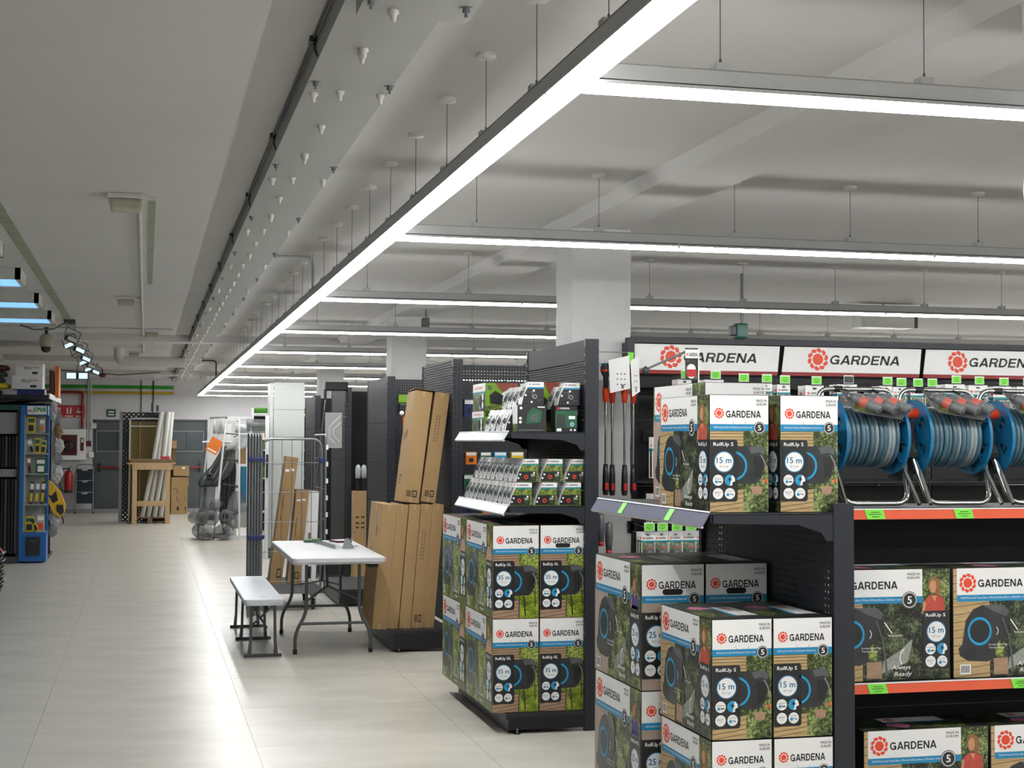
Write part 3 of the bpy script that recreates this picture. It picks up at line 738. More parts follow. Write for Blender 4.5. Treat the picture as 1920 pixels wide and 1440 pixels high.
o = MB().tube([(-1.35, 17.0, CZ - .09), (-1.2, 17.0, CZ - .14), (-1.0, 17.0, CZ - .13), (-.86, 17.2, CZ - .03)], .01, 'cable_steel', 6).build('cable'); tag(o, 'grey cable looping from the last blue panel to the junction box', 'cable')
# dome camera
t = thing('security_camera', 'black and white security camera hanging from the left ceiling', 'camera', (-1.14, 18.1, CZ))
MB().bbox(-.11, .11, -.05, .05, -.03, 0, 'panel_grey_paint').build('mounting_plate', t); MB().cyl((0, 0, -.11), (0, 0, -.03), .02, 'black_plastic', 8).build('arm', t)
MB().lathe([(0, -.11), (.05, -.115), (.075, -.15), (.078, -.24), (.06, -.26)], (0, 0, 0), 'emergency_beige', 16).build('body', t); MB().lathe([(.06, -.26), (.055, -.30), (.03, -.325), (0, -.33)], (0, 0, 0), 'black_plastic', 16).build('dome', t)
# camera over the right aisle and grey box near the column
t = thing('security_camera', 'dark green security camera above the long product run', 'camera', (4.6, 11.0, CZ))
MB().cyl((0, 0, -.40), (0, 0, 0), .012, 'cable_steel', 6).build('rod', t); MB().bbox(-.06, .035, -.05, .05, -.52, -.40, 'sign_green', .015).build('body', t); MB().bbox(-.10, -.055, -.04, .04, -.50, -.42, 'black_plastic', .01).build('lens_head', t)
t = thing('ceiling_speaker', 'small grey box lamp hanging left of the near column', 'speaker', (2.62, 14.1, CZ))
MB().cyl((0, 0, -.16), (0, 0, 0), .008, 'cable_steel', 6).build('rod', t); MB().bbox(-.04, .03, -.04, .04, -.30, -.155, 'charcoal_plastic', .008).build('body', t)
t = thing('ceiling_box', 'pale box lamp under the ceiling above the brand header', 'lamp', (6.9, 13.0, CZ - .05))
MB().bbox(-.28, .28, -.1, .1, -.19, .0, 'roll_white', .01).build('housing', t); MB().box(.28, .31, -.1, .1, -.19, .0, 'charcoal_plastic').build('end_cap', t); MB().cyl((0, 0, 0), (0, 0, .05), .01, 'cable_steel', 6).build('rod', t)
# ------------------------------------------------------------------ shelving
def ribbed(w, z0, z1, m='anthracite_panel', n=22, depth=.004, t=.02):
    """front-ribbed steel panel, outline in y-z swept along x"""
    P = []; h = (z1 - z0) / n
    for i in range(n): P += [(0, z0 + i * h + .001), (-depth, z0 + i * h + h * .25), (-depth, z0 + i * h + h * .85), (0, z0 + (i + 1) * h - .001)]
    P += [(t, z1 - .001), (t, z0 + .001)]
    return MB().prism(P, 0, w, m, 'yz')
POST = {}
def post_mesh(H, d=.075, side=True):
    if (H, d, side) not in POST:
        m = MB(); m.bbox(-.016, .016, -.004, d, 0, H, 'anthracite', .002)
        z = .2
        while z < H - .05:
            for x in (-.009, .009): m.box(x - .0025, x + .0025, -.0052, -.004, z, z + .032, 'slot_black')
            for y in ((.015, .045) if side else ()): m.box(-.0168, -.016, y - .003, y + .003, z, z + .032, 'slot_black'); m.box(.016, .0168, y - .003, y + .003, z, z + .032, 'slot_black')
            z += .05
        POST[(H, d, side)] = m.mesh('upright')
    return POST[(H, d, side)]
def gondola(label, loc, rz, Wd, H, D, base_z=.11, shelves=(), panels='ribbed', top_plain=False, rail='rail_clear', bays=1, group=None, back=True, base=True, cat='shelving', rails=True, name='shelving_unit', pw=.4, tags=None, side=True, pm=None):
    """bay(s) of steel shelving: width along local x from 0, front towards local -y, back panel at y=0"""
    t = thing(name, label, cat, loc, rz, group)
    bw = Wd / bays
    for i in range(bays + 1): part('upright', post_mesh(H, .075, side), t, (i * bw + (.016 if i == 0 else (-.016 if i == bays else 0)), 0, 0))
    for b in range(bays):
        z = base_z + .02; k = 0
        x0, x1 = b * bw + .034, (b + 1) * bw - .034
        while z < H - .02:
            z1 = min(z + pw, H - (.125 if top_plain and z < H - .2 else 0))
            if H - z1 < .12: z1 = H
            if panels == 'ribbed' and not (top_plain and z1 >= H - .01): mb = ribbed(x1 - x0, z, z1 - .003)
            elif panels == 'holes': mb = MB().box(0, x1 - x0, .01, .0115, z, z1 - .003, 'perforated_anthracite')
            else: mb = MB().bbox(0, x1 - x0, -.004, .016, z, z1 - .004, pm or 'anthracite_panel', .002)
            mb.build('back_panel', t, (x0, .004, 0)); z = z1; k += 1
        if base:
            MB().box(b * bw + .002, (b + 1) * bw - .002, -D, 0, base_z - .02, base_z, 'anthracite').box(b * bw + .002, (b + 1) * bw - .002, -D - .012, -D, base_z - .028, base_z, 'anthracite').build('base_shelf', t)
            MB().box(b * bw + .002, (b + 1) * bw - .002, -D + .0, -D + .004, .015, base_z - .028, 'anthracite').build('kick_plate', t)
    if base:
        for x in (.0, Wd - .003):
            MB().box(x, x + .003, -D + .004, 0, .022, base_z - .02, 'anthracite_dark').build('base_side', t)
            f = MB().cyl((x + .0015, -D + .05, 0), (x + .0015, -D + .05, .006), .02, 'black_plastic', 10).cyl((x + .0015, -D + .05, .006), (x + .0015, -D + .05, .03), .006, 'galvanised', 8); f.build('foot', t)
    for b in range(bays):
        for (z, sd) in shelves:
            x0, x1 = b * bw + .004, (b + 1) * bw - .004
            MB().box(x0, x1, -sd, -.002, z - .004, z, 'anthracite').box(x0, x1, -sd, -sd + .003, z - .032, z - .004, 'anthracite').build('shelf', t)
            for x in (x0, x1 - .003):
                P = [(0, z - .006), (-sd + .01, z - .006), (-sd + .01, z - .034), (-.14, z - .042), (-.05, z - .07), (-.03, z - .10), (0, z - .10)]
                MB().prism(P, x, x + .003, 'anthracite', 'yz').build('shelf_bracket', t)
            if rails:
                if rail != 'rail_orange':
                    r = MB().prism([(-sd, z + .004), (-sd - .004, z + .004), (-sd - .034, z - .044), (-sd - .030, z - .046)], x0, x1, rail, 'yz')
                    r.prism([(-sd - .036, z - .044), (-sd - .030, z - .052), (-sd - .026, z - .046)], x0, x1, 'rail_white_edge', 'yz').prism([(-sd - .002, z + .008), (-sd - .008, z + .004), (-sd - .002, z)], x0, x1, 'rail_white_edge', 'yz')
                    ob = r.build('price_rail', t)
                    for u in (tags or ()):
                        MB().prism([(-sd - .0075, z + .001), (-sd - .0085, z + .001), (-sd - .0345, z - .0405), (-sd - .0335, z - .0405)], x0 + u, x0 + u + .055, 'tag_green', 'yz').build('price_label', ob)
                else:
                    r = MB().box(x0, x1, -sd - .008, -sd, z - .037, z, rail).box(x0, x1, -sd - .010, -sd, z - .001, z + .003, 'rail_white_edge')
                    ob = r.build('price_rail', t)
    return t
def green_tag(parent, x, y, z, w=.058, h=.040, lines=True, name='price_label', m='tag_green'):
    mb = MB().box(x - w / 2, x + w / 2, y - .0015, y, z - h / 2, z + h / 2, m).box(x - w / 2 - .003, x + w / 2 + .003, y, y + .001, z - h / 2 - .003, z + h / 2 + .006, 'rail_white_edge')
    if lines:
        for (a, b, c) in ((.28, -.25, .25), (.0, -.32, .32), (-.22, -.2, .2)): mb.box(x + b * w, x + c * w, y - .0022, y - .0015, z + a * h - .0012, z + a * h + .0012, 'tag_ink')
    return mb.build(name, parent)

R90 = -PI / 2       # end units face the main aisle: local -y -> world -x, local x -> world -y
# A: the end unit with the tall cartons
ua = gondola('dark grey end shelving unit with two shelves of small packs, ribbed back, centre right', (2.39, 9.28, 0), R90, 1.33, 2.18, .44, .11, ((1.655, .44), (1.245, .44)), 'ribbed', True, side=False)
# B: nearest low end unit
ub = gondola('low dark grey end shelving unit nearest the camera with a perforated back', (2.39, 6.20, 0), R90, 1.33, 1.385, .45, .11, ((1.352, .47),), 'holes', tags=(.37, .93), pw=.42, side=False, rail='rail_lavender')
uc = gondola('dark grey end unit behind the leaning brown cartons', (2.30, 12.53, 0), R90, 1.33, 2.24, .46, .165, (), 'ribbed')
ud = gondola('empty dark grey end unit behind the white folding table', (2.30, 15.75, 0), R90, 1.36, 2.24, .46, .165, (), 'plain')
for (y, l) in ((18.9, 'empty dark grey end unit right of the roll cage'), (22.1, 'farthest dark end unit beside the white panels')):
    gondola(l, (2.30, y, 0), R90, 1.34, 2.24, .46, .165, (), 'plain')
# runs behind the end units
run_a = gondola('tall run of hanging garden accessories under the brand header', (2.86, 8.52, 0), 0, 4.9, 2.18, .42, .12, (), 'plain', bays=5, rails=False, pm='anthracite_dark')
MB().box(0, 4.9, -.40, -.005, 1.36, 1.375, 'anthracite_dark').build('shelf', run_a)
run_b = gondola('low run of shelves with orange price rails carrying hose reels', (2.475, 5.57, 0), 0, 4.0, 1.30, .48, .105, ((1.353, .49), (.706, .49)), 'plain', rail='rail_orange', bays=3)
for (x0, z) in ((2.62, 1.335), (2.99, 1.335), (3.34, 1.335), (2.627, .687), (3.227, .687)):
    P = [(x0 - .012, z + .018), (x0 + .065, z + .018), (x0 + .075, z - .018), (x0 + .0, z - .018)]
    y = 5.57 - .49 - .0105
    mb = MB().prism([(a - 2.475, b) for a, b in P], y - 5.57, y - 5.57 + .001, 'tag_green', 'xz')
    for dz, a, b in ((.008, .015, .05), (.0, .008, .058), (-.009, .02, .05)): mb.box(x0 - 2.475 + a, x0 - 2.475 + b, y - 5.5711, y - 5.57, z + dz - .001, z + dz + .0012, 'tag_ink')
    mb.build('price_label', run_b)
gondola('dark run behind the brown cartons with a perforated back', (2.42, 12.05, 0), 0, 5.2, 2.245, .42, .14, (), 'holes', bays=4)
gondola('dark run two aisles beyond with a perforated back', (2.34, 15.0, 0), 0, 5.2, 2.24, .42, .14, (), 'holes', bays=4)
gondola('dark run three aisles beyond with plain back', (2.34, 18.3, 0), 0, 5.2, 2.22, .42, .14, (), 'ribbed', bays=4)
gondola('farthest dark run on the right, beside the white panels', (2.34, 21.3, 0), 0, 5.2, 2.22, .42, .14, (), 'plain', bays=4)

# header with the maker's name, top of run A
hd = thing('brand_header', 'long white header sign with red base stripe over the hanging accessories', 'sign', (2.80, 8.40, 0))
MB().box(-.02, 4.9, -.02, .04, 2.195, 2.225, 'anthracite').box(-.02, .02, -.02, .10, 1.99, 2.195, 'anthracite').box(0, 4.9, .03, .06, 1.93, 2.2, 'anthracite_dark').build('frame', hd)
for i in range(5):
    x0 = .015 + i * .957
    mb = MB()
    P = [(x0 + (.02 if i else .0), 2.19), (x0 + .945, 2.19), (x0 + .93, 2.035), (x0, 2.035)]
    mb.prism(P, -.004, .0, 'box_white', 'xz'); mb.prism([(x0, 2.035), (x0 + .93, 2.035), (x0 + .926, 2.012), (x0 - .002, 2.012)], -.005, .0, 'pipe_red', 'xz')
    mb.build('header_panel', hd)
    fm = MB(); f = Face(fm, (x0, -.0045, 2.035), (.94, 0, 0), (0, 0, .155))
    f.logo(.255, .52, .073, 1); f.text('GARDENA', .335, .33, .84, .70, 'ink_black', 1, .06, .22)
    fm.build('lettering', hd)

# ------------------------------------------------------------------ cartons of hose boxes
# unit A, base: two rows of two, two deep
yA = 7.985
for r in range(2):
    z = .112 + r * (XH + .002); rn = ('lower', 'upper')[r]
    hose_box('X', 0, 1.868 + XW / 2, yA + XL / 2, z, '35 m hose box carton, %s row, front corner nearest the aisle' % rn)
    hose_box('X', 1 if r else 0, 1.868 + XW * 1.5 + .006, yA + XL / 2 - .004, z, '35 m hose box carton, %s row, against the dark upright' % rn)
    hose_box('X', 0, 1.868 + XW / 2 - .002, yA + XL * 1.5 + .006, z, '35 m hose box carton, %s row, second back along the aisle' % rn)
    hose_box('X', 0, 1.868 + XW * 1.5 + .006, yA + XL * 1.5 + .006, z, '35 m hose box carton, %s row, hidden back corner by the panel' % rn)
# unit B, below the shelf: S boxes in front, M/L boxes behind
for r in range(3):
    z = .566 - (SH + .004) * (1 - r); rn = ('lowest', 'middle', 'top')[r]
    if r == 0: z = .144
    if r == 1: z = .144 + SH + .003
    if r == 2: continue
    for c in range(2):
        hose_box('S', 0, 1.925 + SW / 2 + c * (SW + .006), 4.88 + SL / 2 - c * .004, z, '15 m hose box carton, %s, %s of the front stack in the low end unit' % (('bottom', 'top')[r], ('left', 'right')[c]))
o = MB().box(1.93, 2.385, 4.88, 5.38, .11, .143, 'cardboard').build('cardboard_sheet'); tag(o, 'flat cardboard sheet under the stack in the low end unit', 'cardboard')
for r in range(2):
    z = .155 + r * (MH + .002)
    for c in range(2):
        hose_box('M', 1, 1.868 + MW / 2 + c * (MW + .006), 5.47 + ML / 2, z, '25 m hose box carton with handle slot, %s %s of the rear stack' % (('bottom', 'top')[r], ('left', 'right')[c]))
o = MB().box(1.875, 2.385, 5.48, 6.05, .11, .154, 'cardboard').build('cardboard_sheet'); tag(o, 'flat cardboard sheet under the rear stack of 25 m cartons', 'cardboard')
# unit B, on the shelf
hose_box('S', 0, 1.938 + SW / 2, 4.93 + SL / 2, 1.353, '15 m hose box carton on the shelf at the aisle corner')
hose_box('S', 0, 2.204 + SW / 2, 4.92 + SL / 2, 1.353, '15 m hose box carton on the shelf beside the hose reels')
hose_box('M', 0, 2.13 + MW / 2 - .0, 5.47 + ML / 2, 1.353, '25 m hose box carton on the shelf behind the two 15 m cartons')
# run B: boxes seen on their long side
for k in range(4):
    x = 2.985 - SL / 2 + k * (SL + .012)
    hose_box('S', 0, x, 5.115 + SW / 2, .7075, '15 m hose box carton lying side on, %s on the middle shelf' % (ORD[k]), rz=PI / 2)
    hose_box('S', 0, x + .155, 5.11 + SW / 2, .1065, '15 m hose box carton side on, %s on the bottom shelf' % (ORD[k]), rz=PI / 2)

# ------------------------------------------------------------------ small packs on unit A
def blister_pack(kind='drip'):
    """clear wedge blister on a printed card, front towards -y"""
    t = thing('sprinkler_pack', 'x', 'package')
    w, h, d = .128, .127, .085
    P = [(-w / 2 + .045, h), (w / 2, h), (w / 2, 0), (-w / 2, 0), (-w / 2 + .012, .05)]
    mb = MB().prism(P, 0, d, 'box_white', 'xz')
    f = Face(mb, (-w / 2, 0, 0), (w, 0, 0), (0, 0, h))
    if kind == 'drip':
        f.p([(.0, 0), (1, 0), (1, .80), (.28, .80), (.1, .42)], 'foliage_bright', 1)
        f.p([(.3, .80), (1, .80), (1, .73), (.27, .73)], 'box_teal', 2)
        f.p([(.02, .03), (.86, .03), (.9, .07), (.9, .42), (.86, .46), (.12, .46)], 'panel_black', 2)
        f.circ(.44, .22, .09, 'logo_orange', 3, 12); f.circ(.44, .22, .05, 'panel_black', 4, 10)
        f.circ(.18, .33, .045, 'box_white', 3, 8); f.circ(.1, .17, .045, 'box_white', 3, 8); f.circ(.8, .4, .045, 'box_white', 3, 8)
        f.rect(.66, .07, .84, .2, 'foliage_mid', 3); f.rect(.66, .24, .84, .36, 'spray_grey', 3)
    else:
        f.p([(.0, 0), (1, 0), (1, .78), (.28, .78), (.1, .42)], 'panel_black', 1)
        f.p([(.3, .78), (1, .78), (1, .71), (.27, .71)], 'box_blue', 2)
        f.ring(.6, .36, .06, .1, 'spray_grey', 3, 0, 360, 10); f.rect(.46, .3, .5, .62, 'ink_grey', 3); f.circ(.55, .62, .05, 'box_white', 3, 8); f.circ(.18, .42, .05, 'box_white', 3, 8); f.circ(.45, .12, .05, 'box_white', 3, 8)
        f.rect(.7, .2, .9, .215, 'ink_grey', 3); f.rect(.25, .55, .42, .565, 'ink_grey', 3)
    f.logo(.36, .9, .045, 2, 8); f.text('GARDENA', .44, .865, .84, .935, 'ink_black', 2, .02)
    mb.build('printed_card', t)
    bl = MB().prism([(-w / 2 - .012, .012), (-w / 2 + .004, .055), (-w / 2 + .034, h + .003), (-w / 2 + .044, h + .003), (-w / 2 + .010, .052), (-w / 2 - .002, .012)], .006, d - .006, 'clear_blister', 'xz')
    bl.build('blister', t)
    MB().lathe([(.0, -.012), (.02, -.01), (.024, .0), (.02, .01), (0, .012)], (-w / 2 + .02, d / 2, .06), 'charcoal_plastic', 10, 'y').cyl((-w / 2 + .012, d / 2, .02), (-w / 2 + .03, d / 2, .1), .008, 'ink_grey', 8).build('sprinkler', t)
    return t
pk = {'drip': blister_pack('drip'), 'pump': blister_pack('pump')}
used = set()
def place_pack(kind, x, y, z, label, group, rz=0.):
    p = pk[kind]
    if kind not in used: used.add(kind); p.location = (x, y, z); p.rotation_euler = (0, 0, rz); p['label'] = label; p['group'] = group; return p
    return dup(p, (x, y, z), rz, label, group)
G = 'drip irrigation packs on the middle shelf'
for r in range(2):
    for k in range(11 if r == 0 else 10):
        for c in range(3):
            if c and k > 1: continue
            x = 2.026 + c * .140 - (.0 if r == 0 else -.04) + random.uniform(-.003, .003)
            y = 7.985 + k * .108 + random.uniform(-.004, .004) + (.02 if r else 0)
            if k == 0:
                lab = 'small green and white drip irrigation pack, front of %s row, %s' % (('bottom', 'upper')[r], ('nearest the aisle', 'in the middle', 'by the upright')[c]); g = G
            elif c == 0 and k < 8: lab = 'drip irrigation pack in the %s row, %s back along the aisle edge' % (('bottom', 'upper')[r], ORD[k]); g = G
            elif c == 0: lab = 'drip irrigation pack in the %s row, %s back, near the far end' % (('bottom', 'upper')[r], ORD[k]); g = G
            else: lab = 'drip irrigation pack right behind the %s row front pack %s' % (('bottom', 'upper')[r], ('', 'in the middle', 'by the upright')[c]); g = G
            place_pack('drip', x, y, 1.247 + r * .131, lab, g, random.uniform(-.02, .02))
# top shelf: mixed boxes
ZS = 1.657
def small_box(name, x0, w, y, d, z, h, label, draw, base='box_white', rz=0., cat='box'):
    mb = MB().bbox(0, w, 0, d, 0, h, base, .0015)
    f = Face(mb, (0, 0, 0), (w, 0, 0), (0, 0, h)); s = Face(mb, (0, d, 0), (0, -d, 0), (0, 0, h))
    draw(f, s); o = mb.build(name, None, (x0, y, z), rz); return tag(o, label, cat)
def d_timer(f, s):
    f.rect(0, 0, 1, 1, 'card_green', 1); f.rect(0, .82, 1, 1, 'ink_black', 2); f.logo(.14, .91, .06, 3, 8); f.text('GARDENA', .22, .88, .66, .95, 'box_white', 3, .02)
    f.p([(.05, .2), (.5, .2), (.42, .65), (.1, .7)], 'print_body', 2); f.rect(.0, 0, 1, .17, 'ink_black', 2); f.rect(.06, .03, .28, .14, 'box_white', 3); f.rect(.62, .5, .92, .62, 'box_white', 2); f.circ(.78, .3, .09, 'box_white', 2); f.circ(.78, .3, .07, 'ring_blue', 3, 10)
    f.circ(.72, .08, .05, 'box_white', 3, 8); f.circ(.9, .08, .05, 'box_white', 3, 8); s.rect(0, 0, 1, 1, 'ink_black', 1)
def d_pump(f, s):
    f.rect(0, 0, 1, 1, 'panel_black', 1); f.p([(.3, .3), (.8, .35), (.85, .75), (.55, .9), (.35, .7)], 'card_green', 2); f.p([(.42, .4), (.72, .45), (.7, .7), (.48, .66)], 'print_body_light', 3)
    f.circ(.12, .88, .05, 'box_white', 2, 10); f.circ(.1, .5, .05, 'box_white', 2, 10); f.circ(.1, .36, .05, 'box_white', 2, 10); f.rect(.05, .05, .9, .08, 'ink_grey', 2); f.rect(.7, .9, .95, .94, 'box_white', 2); s.rect(0, 0, 1, 1, 'box_white', 1); s.rect(0, 0, 1, .3, 'foliage_mid', 2)
def d_robot(f, s):
    f.rect(0, 0, 1, 1, 'mower_lime', 1); f.p([(.3, 1), (1, 1), (1, .55), (.5, .7)], 'roof_print', 2); f.p([(.5, .62), (.8, .85), (1, .6), (1, .3), (.5, .35)], 'box_white', 3)
    f.rect(.62, .5, .7, .6, 'ink_black', 4); f.p([(.15, .25), (.5, .2), (.55, .55), (.3, .72), (.12, .55)], 'ink_black', 4); f.rect(0, 0, 1, .2, 'foliage_bright', 3); f.p([(.05, .75), (.2, .75), (.2, .9), (.05, .9)], 'foliage_mid', 3)
    s.rect(0, 0, 1, 1, 'foliage_mid', 1); s.rect(0, .7, 1, 1, 'box_white', 2); s.text('GARDENA', .15, .8, .8, .88, 'logo_orange', 3, .02); s.rect(0, .6, 1, .7, 'box_teal', 2); s.rect(.4, .0, .95, .58, 'panel_black', 2); s.ring(.6, .35, .1, .16, 'spray_grey', 3, 60, 300, 10); s.circ(.8, .5, .07, 'box_white', 3, 8); s.circ(.8, .2, .07, 'box_white', 3, 8)
small_box('programmer_box', 2.225, .125, 7.995, .10, ZS, .145, 'dark green watering computer box with white brand name, front of the upper shelf', d_timer, 'ink_black')
small_box('pump_box', 2.005, .165, 7.99, .11, ZS, .15, 'black and green pump box, front left of the upper shelf', d_pump, 'ink_black')
small_box('robot_mower_box', 1.965, .20, 8.62, .34, ZS + .13, .165, 'lime green lawn set box at the far end of the upper shelf, top layer', d_robot)
small_box('robot_mower_box', 1.965, .20, 8.66, .32, ZS, .128, 'lime green lawn set box at the far end of the upper shelf, bottom layer', d_robot)
small_box('robot_mower_box', 2.175, .21, 8.30, .30, ZS, .29, 'tall lime box with red roof picture, middle of the upper shelf', d_robot)
for (x, y, z, l) in ((2.31, 8.02, ZS + .15, 'black sprinkler pack with white top on the watering computer box'), (2.10, 8.02, ZS + .152, 'black sprinkler pack with white top on the pump box'), (2.355, 8.11, ZS, 'black sprinkler pack against the upright on the upper shelf')):
    p = place_pack('pump', x, y, z, l, 'black sprinkler packs on the upper shelf')
G = 'clear sprinkler packs along the aisle edge of the upper shelf'
for k in range(4): place_pack('pump', 2.03 - .006 * k, 8.12 + k * .115, ZS, 'clear fronted sprinkler pack, %s behind the pump box' % ORD[k], G, .04 * (k % 2))
for k in range(3): place_pack('pump', 2.09, 8.13 + k * .11, ZS + .130, 'clear fronted sprinkler pack on the upper layer, %s back' % ORD[k], G)
for k in range(3): place_pack('pump', 2.30, 8.13 + k * .11, ZS + .150 - .019 * (k >= 0) , 'clear fronted sprinkler pack near the ribbed panel, %s back' % ORD[k], G) if k == 0 else None
# ------------------------------------------------------------------ hose reels on the low run
def hose_reel():
    """axis along x, origin on the shelf under the drum centre"""
    t = thing('hose_reel', 'x', 'hose reel')
    hz, R, hw = .262, .142, .125          # axle height, flange radius, half width
    for s in (-1, 1):
        xo = s * hw
        # flange built as pierced disc: ring, hub and spokes between the cut-outs
        mb = MB(); n = 48
        def rg(r0, r1, x0, x1, m='reel_blue', a0=0, a1=360, nn=n):
            vs = []
            for i in range(nn + 1):
                a = math.radians(a0 + (a1 - a0) * i / nn)
                for (r, x) in ((r0, x0), (r1, x0), (r1, x1), (r0, x1)): vs.append((xo + x, r * math.cos(a), hz + r * math.sin(a)))
            fs = [(i * 4 + j, i * 4 + 4 + j, i * 4 + 4 + (j + 1) % 4, i * 4 + (j + 1) % 4) for i in range(nn) for j in range(4)] + [(0, 1, 2, 3), (nn * 4 + 3, nn * 4 + 2, nn * 4 + 1, nn * 4)]
            mb.add(vs, fs, m)
        rg(.105, R, -.003, .003); rg(R - .004, R + .002, -.006, .006); rg(0.004, .05, -.003, .003)
        for k in range(5): rg(.049, .106, -.003, .003, a0=72 * k + 8, a1=72 * k + 56, nn=10)
        mb.build('flange', t)
        rb = MB()
        for k in range(10):
            a = math.radians(36 * k + 10); rb.beam((xo - s * .010, .045 * math.cos(a), hz + .045 * math.sin(a)), (xo - s * .010, (R - .006) * math.cos(a), hz + (R - .006) * math.sin(a)), .004, .014, 'reel_blue_dark', (1, 0, 0))
        rb.build('flange_rib', t)
    MB().lathe([(.045, -hw), (.05, -hw), (.05, hw), (.045, hw)], (0, 0, hz), 'reel_blue_dark', 20, 'x').build('drum', t)
    hb = MB(); rnd = random.Random(2)
    for layer, r in ((0, .066), (1, .080), (2, .094), (3, .106)):
        nn = 13 if layer < 3 else 12
        for i in range(nn):
            if layer < 2 and 2 < i < 10: continue
            x = -hw + .018 + (2 * hw - .036) * (i + .5 * (layer % 2)) / nn; rr_ = r + rnd.uniform(-.0015, .0015)
            tl = rnd.uniform(-.004, .004)
            pts = [(x + tl * math.cos(a * 2 * PI / 36), rr_ * math.cos(a * 2 * PI / 36), hz + rr_ * math.sin(a * 2 * PI / 36)) for a in range(36)]
            hb.tube(pts, .0088, 'hose_light' if i % 4 in (1, 2) and i > 5 else 'hose_blue_grey', 8, closed=True)
    hb.build('hose', t)
    st = MB()
    for i in range(10):
        x = -hw + .03 + (2 * hw - .05) * i / 10
        st.tube([(x, .1151 * math.cos(a * 2 * PI / 30), hz + .1151 * math.sin(a * 2 * PI / 30)) for a in range(30)], .0012, 'ring_blue_dark', 4, closed=True)
    st.build('hose_stripe', t)
    x = hw + .035
    fr = MB()
    fr.tube(bend([(-x, .0, hz + .04), (-x, -.03, hz - .04), (-x + .03, -.12, .012), (x - .03, -.12, .012), (x, -.03, hz - .04), (x, .0, hz + .04)], .05, 6), .0095, 'chrome', 10)
    fr.tube(bend([(-x, .02, hz + .02), (-x, .05, .445), (x, .05, .445), (x, .02, hz + .02)], .05, 6), .0095, 'chrome', 10)
    fr.build('tube_frame', t)
    for s in (-1, 1): MB().tube([(s * (x - .004), .0, hz), (s * (x - .02), -.07, .14), (s * (x + .0) - s * .012, -.17, .010)], .0085, 'chrome', 10).build('leg', t)
    for s in (-1, 1):
        MB().prism([(-.035, hz + .06), (.035, hz + .06), (.055, hz - .02), (.06, hz - .16), (-.02, hz - .17), (-.055, hz - .04)], s * (x - .010) - .009, s * (x - .010) + .009, 'black_plastic', 'yz').build('side_plate', t)
        MB().cyl((s * x, -.028, hz - .02), (s * x, -.075, hz - .07), .016, 'charcoal_plastic', 12).build('tube_clamp', t)
    MB().cyl((-x - .03, 0, hz), (x + .02, 0, hz), .012, 'charcoal_plastic', 12).lathe([(0, -.04), (.017, -.04), (.02, -.02), (.014, 0)], (-x - .01, 0, hz), 'ink_grey', 12, 'x').build('axle', t)
    cr = MB().prism([(-.02, hz - .02), (.02, hz - .02), (.018, hz + .085), (-.016, hz + .09)], -x - .032, -x - .016, 'black_plastic', 'yz')
    cr.build('crank_arm', t)
    MB().lathe([(0, .055), (.019, .055), (.020, .045), (.019, -.03), (.025, -.046), (.025, -.056), (.016, -.056), (.016, -.03), (.0, -.03)], (-x - .005, -.03, hz + .09), 'orange_red_plastic', 16, 'x').build('crank_handle', t)
    # grip and connector card strapped on top
    MB().tube([(-x * .55, .05, .445), (-x * .35, .05, .445)], .013, 'black_plastic', 10).build('grip', t)
    MB().tube([(.07, .05, .445), (.085, -.02, .42), (.09, -.06, .39)], .006, 'black_plastic', 6).build('cable_tie', t); MB().tube([(-.05, .05, .445), (-.02, -.03, .41)], .006, 'black_plastic', 6).build('cable_tie', t)
    cd = MB(); cd.T = Matrix.Translation((.01, -.10, .372)) @ Matrix.Rotation(math.radians(32), 4, 'X') @ Matrix.Rotation(math.radians(8), 4, 'Y')
    cd.prism([(-.12, -.06), (.08, -.07), (.12, -.02), (.11, .09), (-.11, .10)], -.0015, .0015, 'print_body_light', 'xy'); cd.prism([(-.11, -.05), (.0, -.06), (.0, .0), (-.1, .0)], .0015, .002, 'foliage_mid', 'xy')
    cc = cd.build('connector_card', t)
    for k in range(3):
        m = MB(); m.T = Matrix.Translation((-.05 + .06 * k, -.11, .392)) @ Matrix.Rotation(math.radians(30), 4, 'X') @ Matrix.Rotation(math.radians(34), 4, 'Z')
        m.lathe([(0, -.075), (.012, -.075), (.017, -.07), (.019, -.035), (.015, -.03), (.016, .0), (.020, .01), (.019, .04), (.013, .06), (.0, .062)], (0, 0, 0), 'print_body_light', 14, 'y')
        m.lathe([(.0195, -.025), (.021, -.02), (.0205, .004), (.018, .008)], (0, 0, 0), 'orange_red_plastic', 14, 'y').cyl((0, -.078, 0), (0, -.074, 0), .009, 'slot_black', 10)
        m.build('hose_connector', cc)
        b = MB(); b.T = m.T; b.lathe([(.0, -.082), (.020, -.08), (.023, -.03), (.021, 0), (.024, .03), (.0, .068)], (0, 0, .002), 'clear_blister', 12, 'y'); b.build('blister', cc)
    return t
hr = hose_reel(); Q = 1.036
for k, (x, l) in enumerate(((2.751, 'blue hose reel on chrome stand partly behind the 15 m carton, leftmost'), (3.108, 'blue hose reel on chrome stand, the middle one in full view'), (3.466, 'blue hose reel on chrome stand cut by the right picture edge'), (3.823, 'blue hose reel on chrome stand beyond the right picture edge'))):
    o = hr if k == 0 else dup(hr)
    o.location = (x, 5.37, 1.355); o.scale = (Q, Q, Q); o['label'] = l; o['group'] = 'hose reels on the low run'

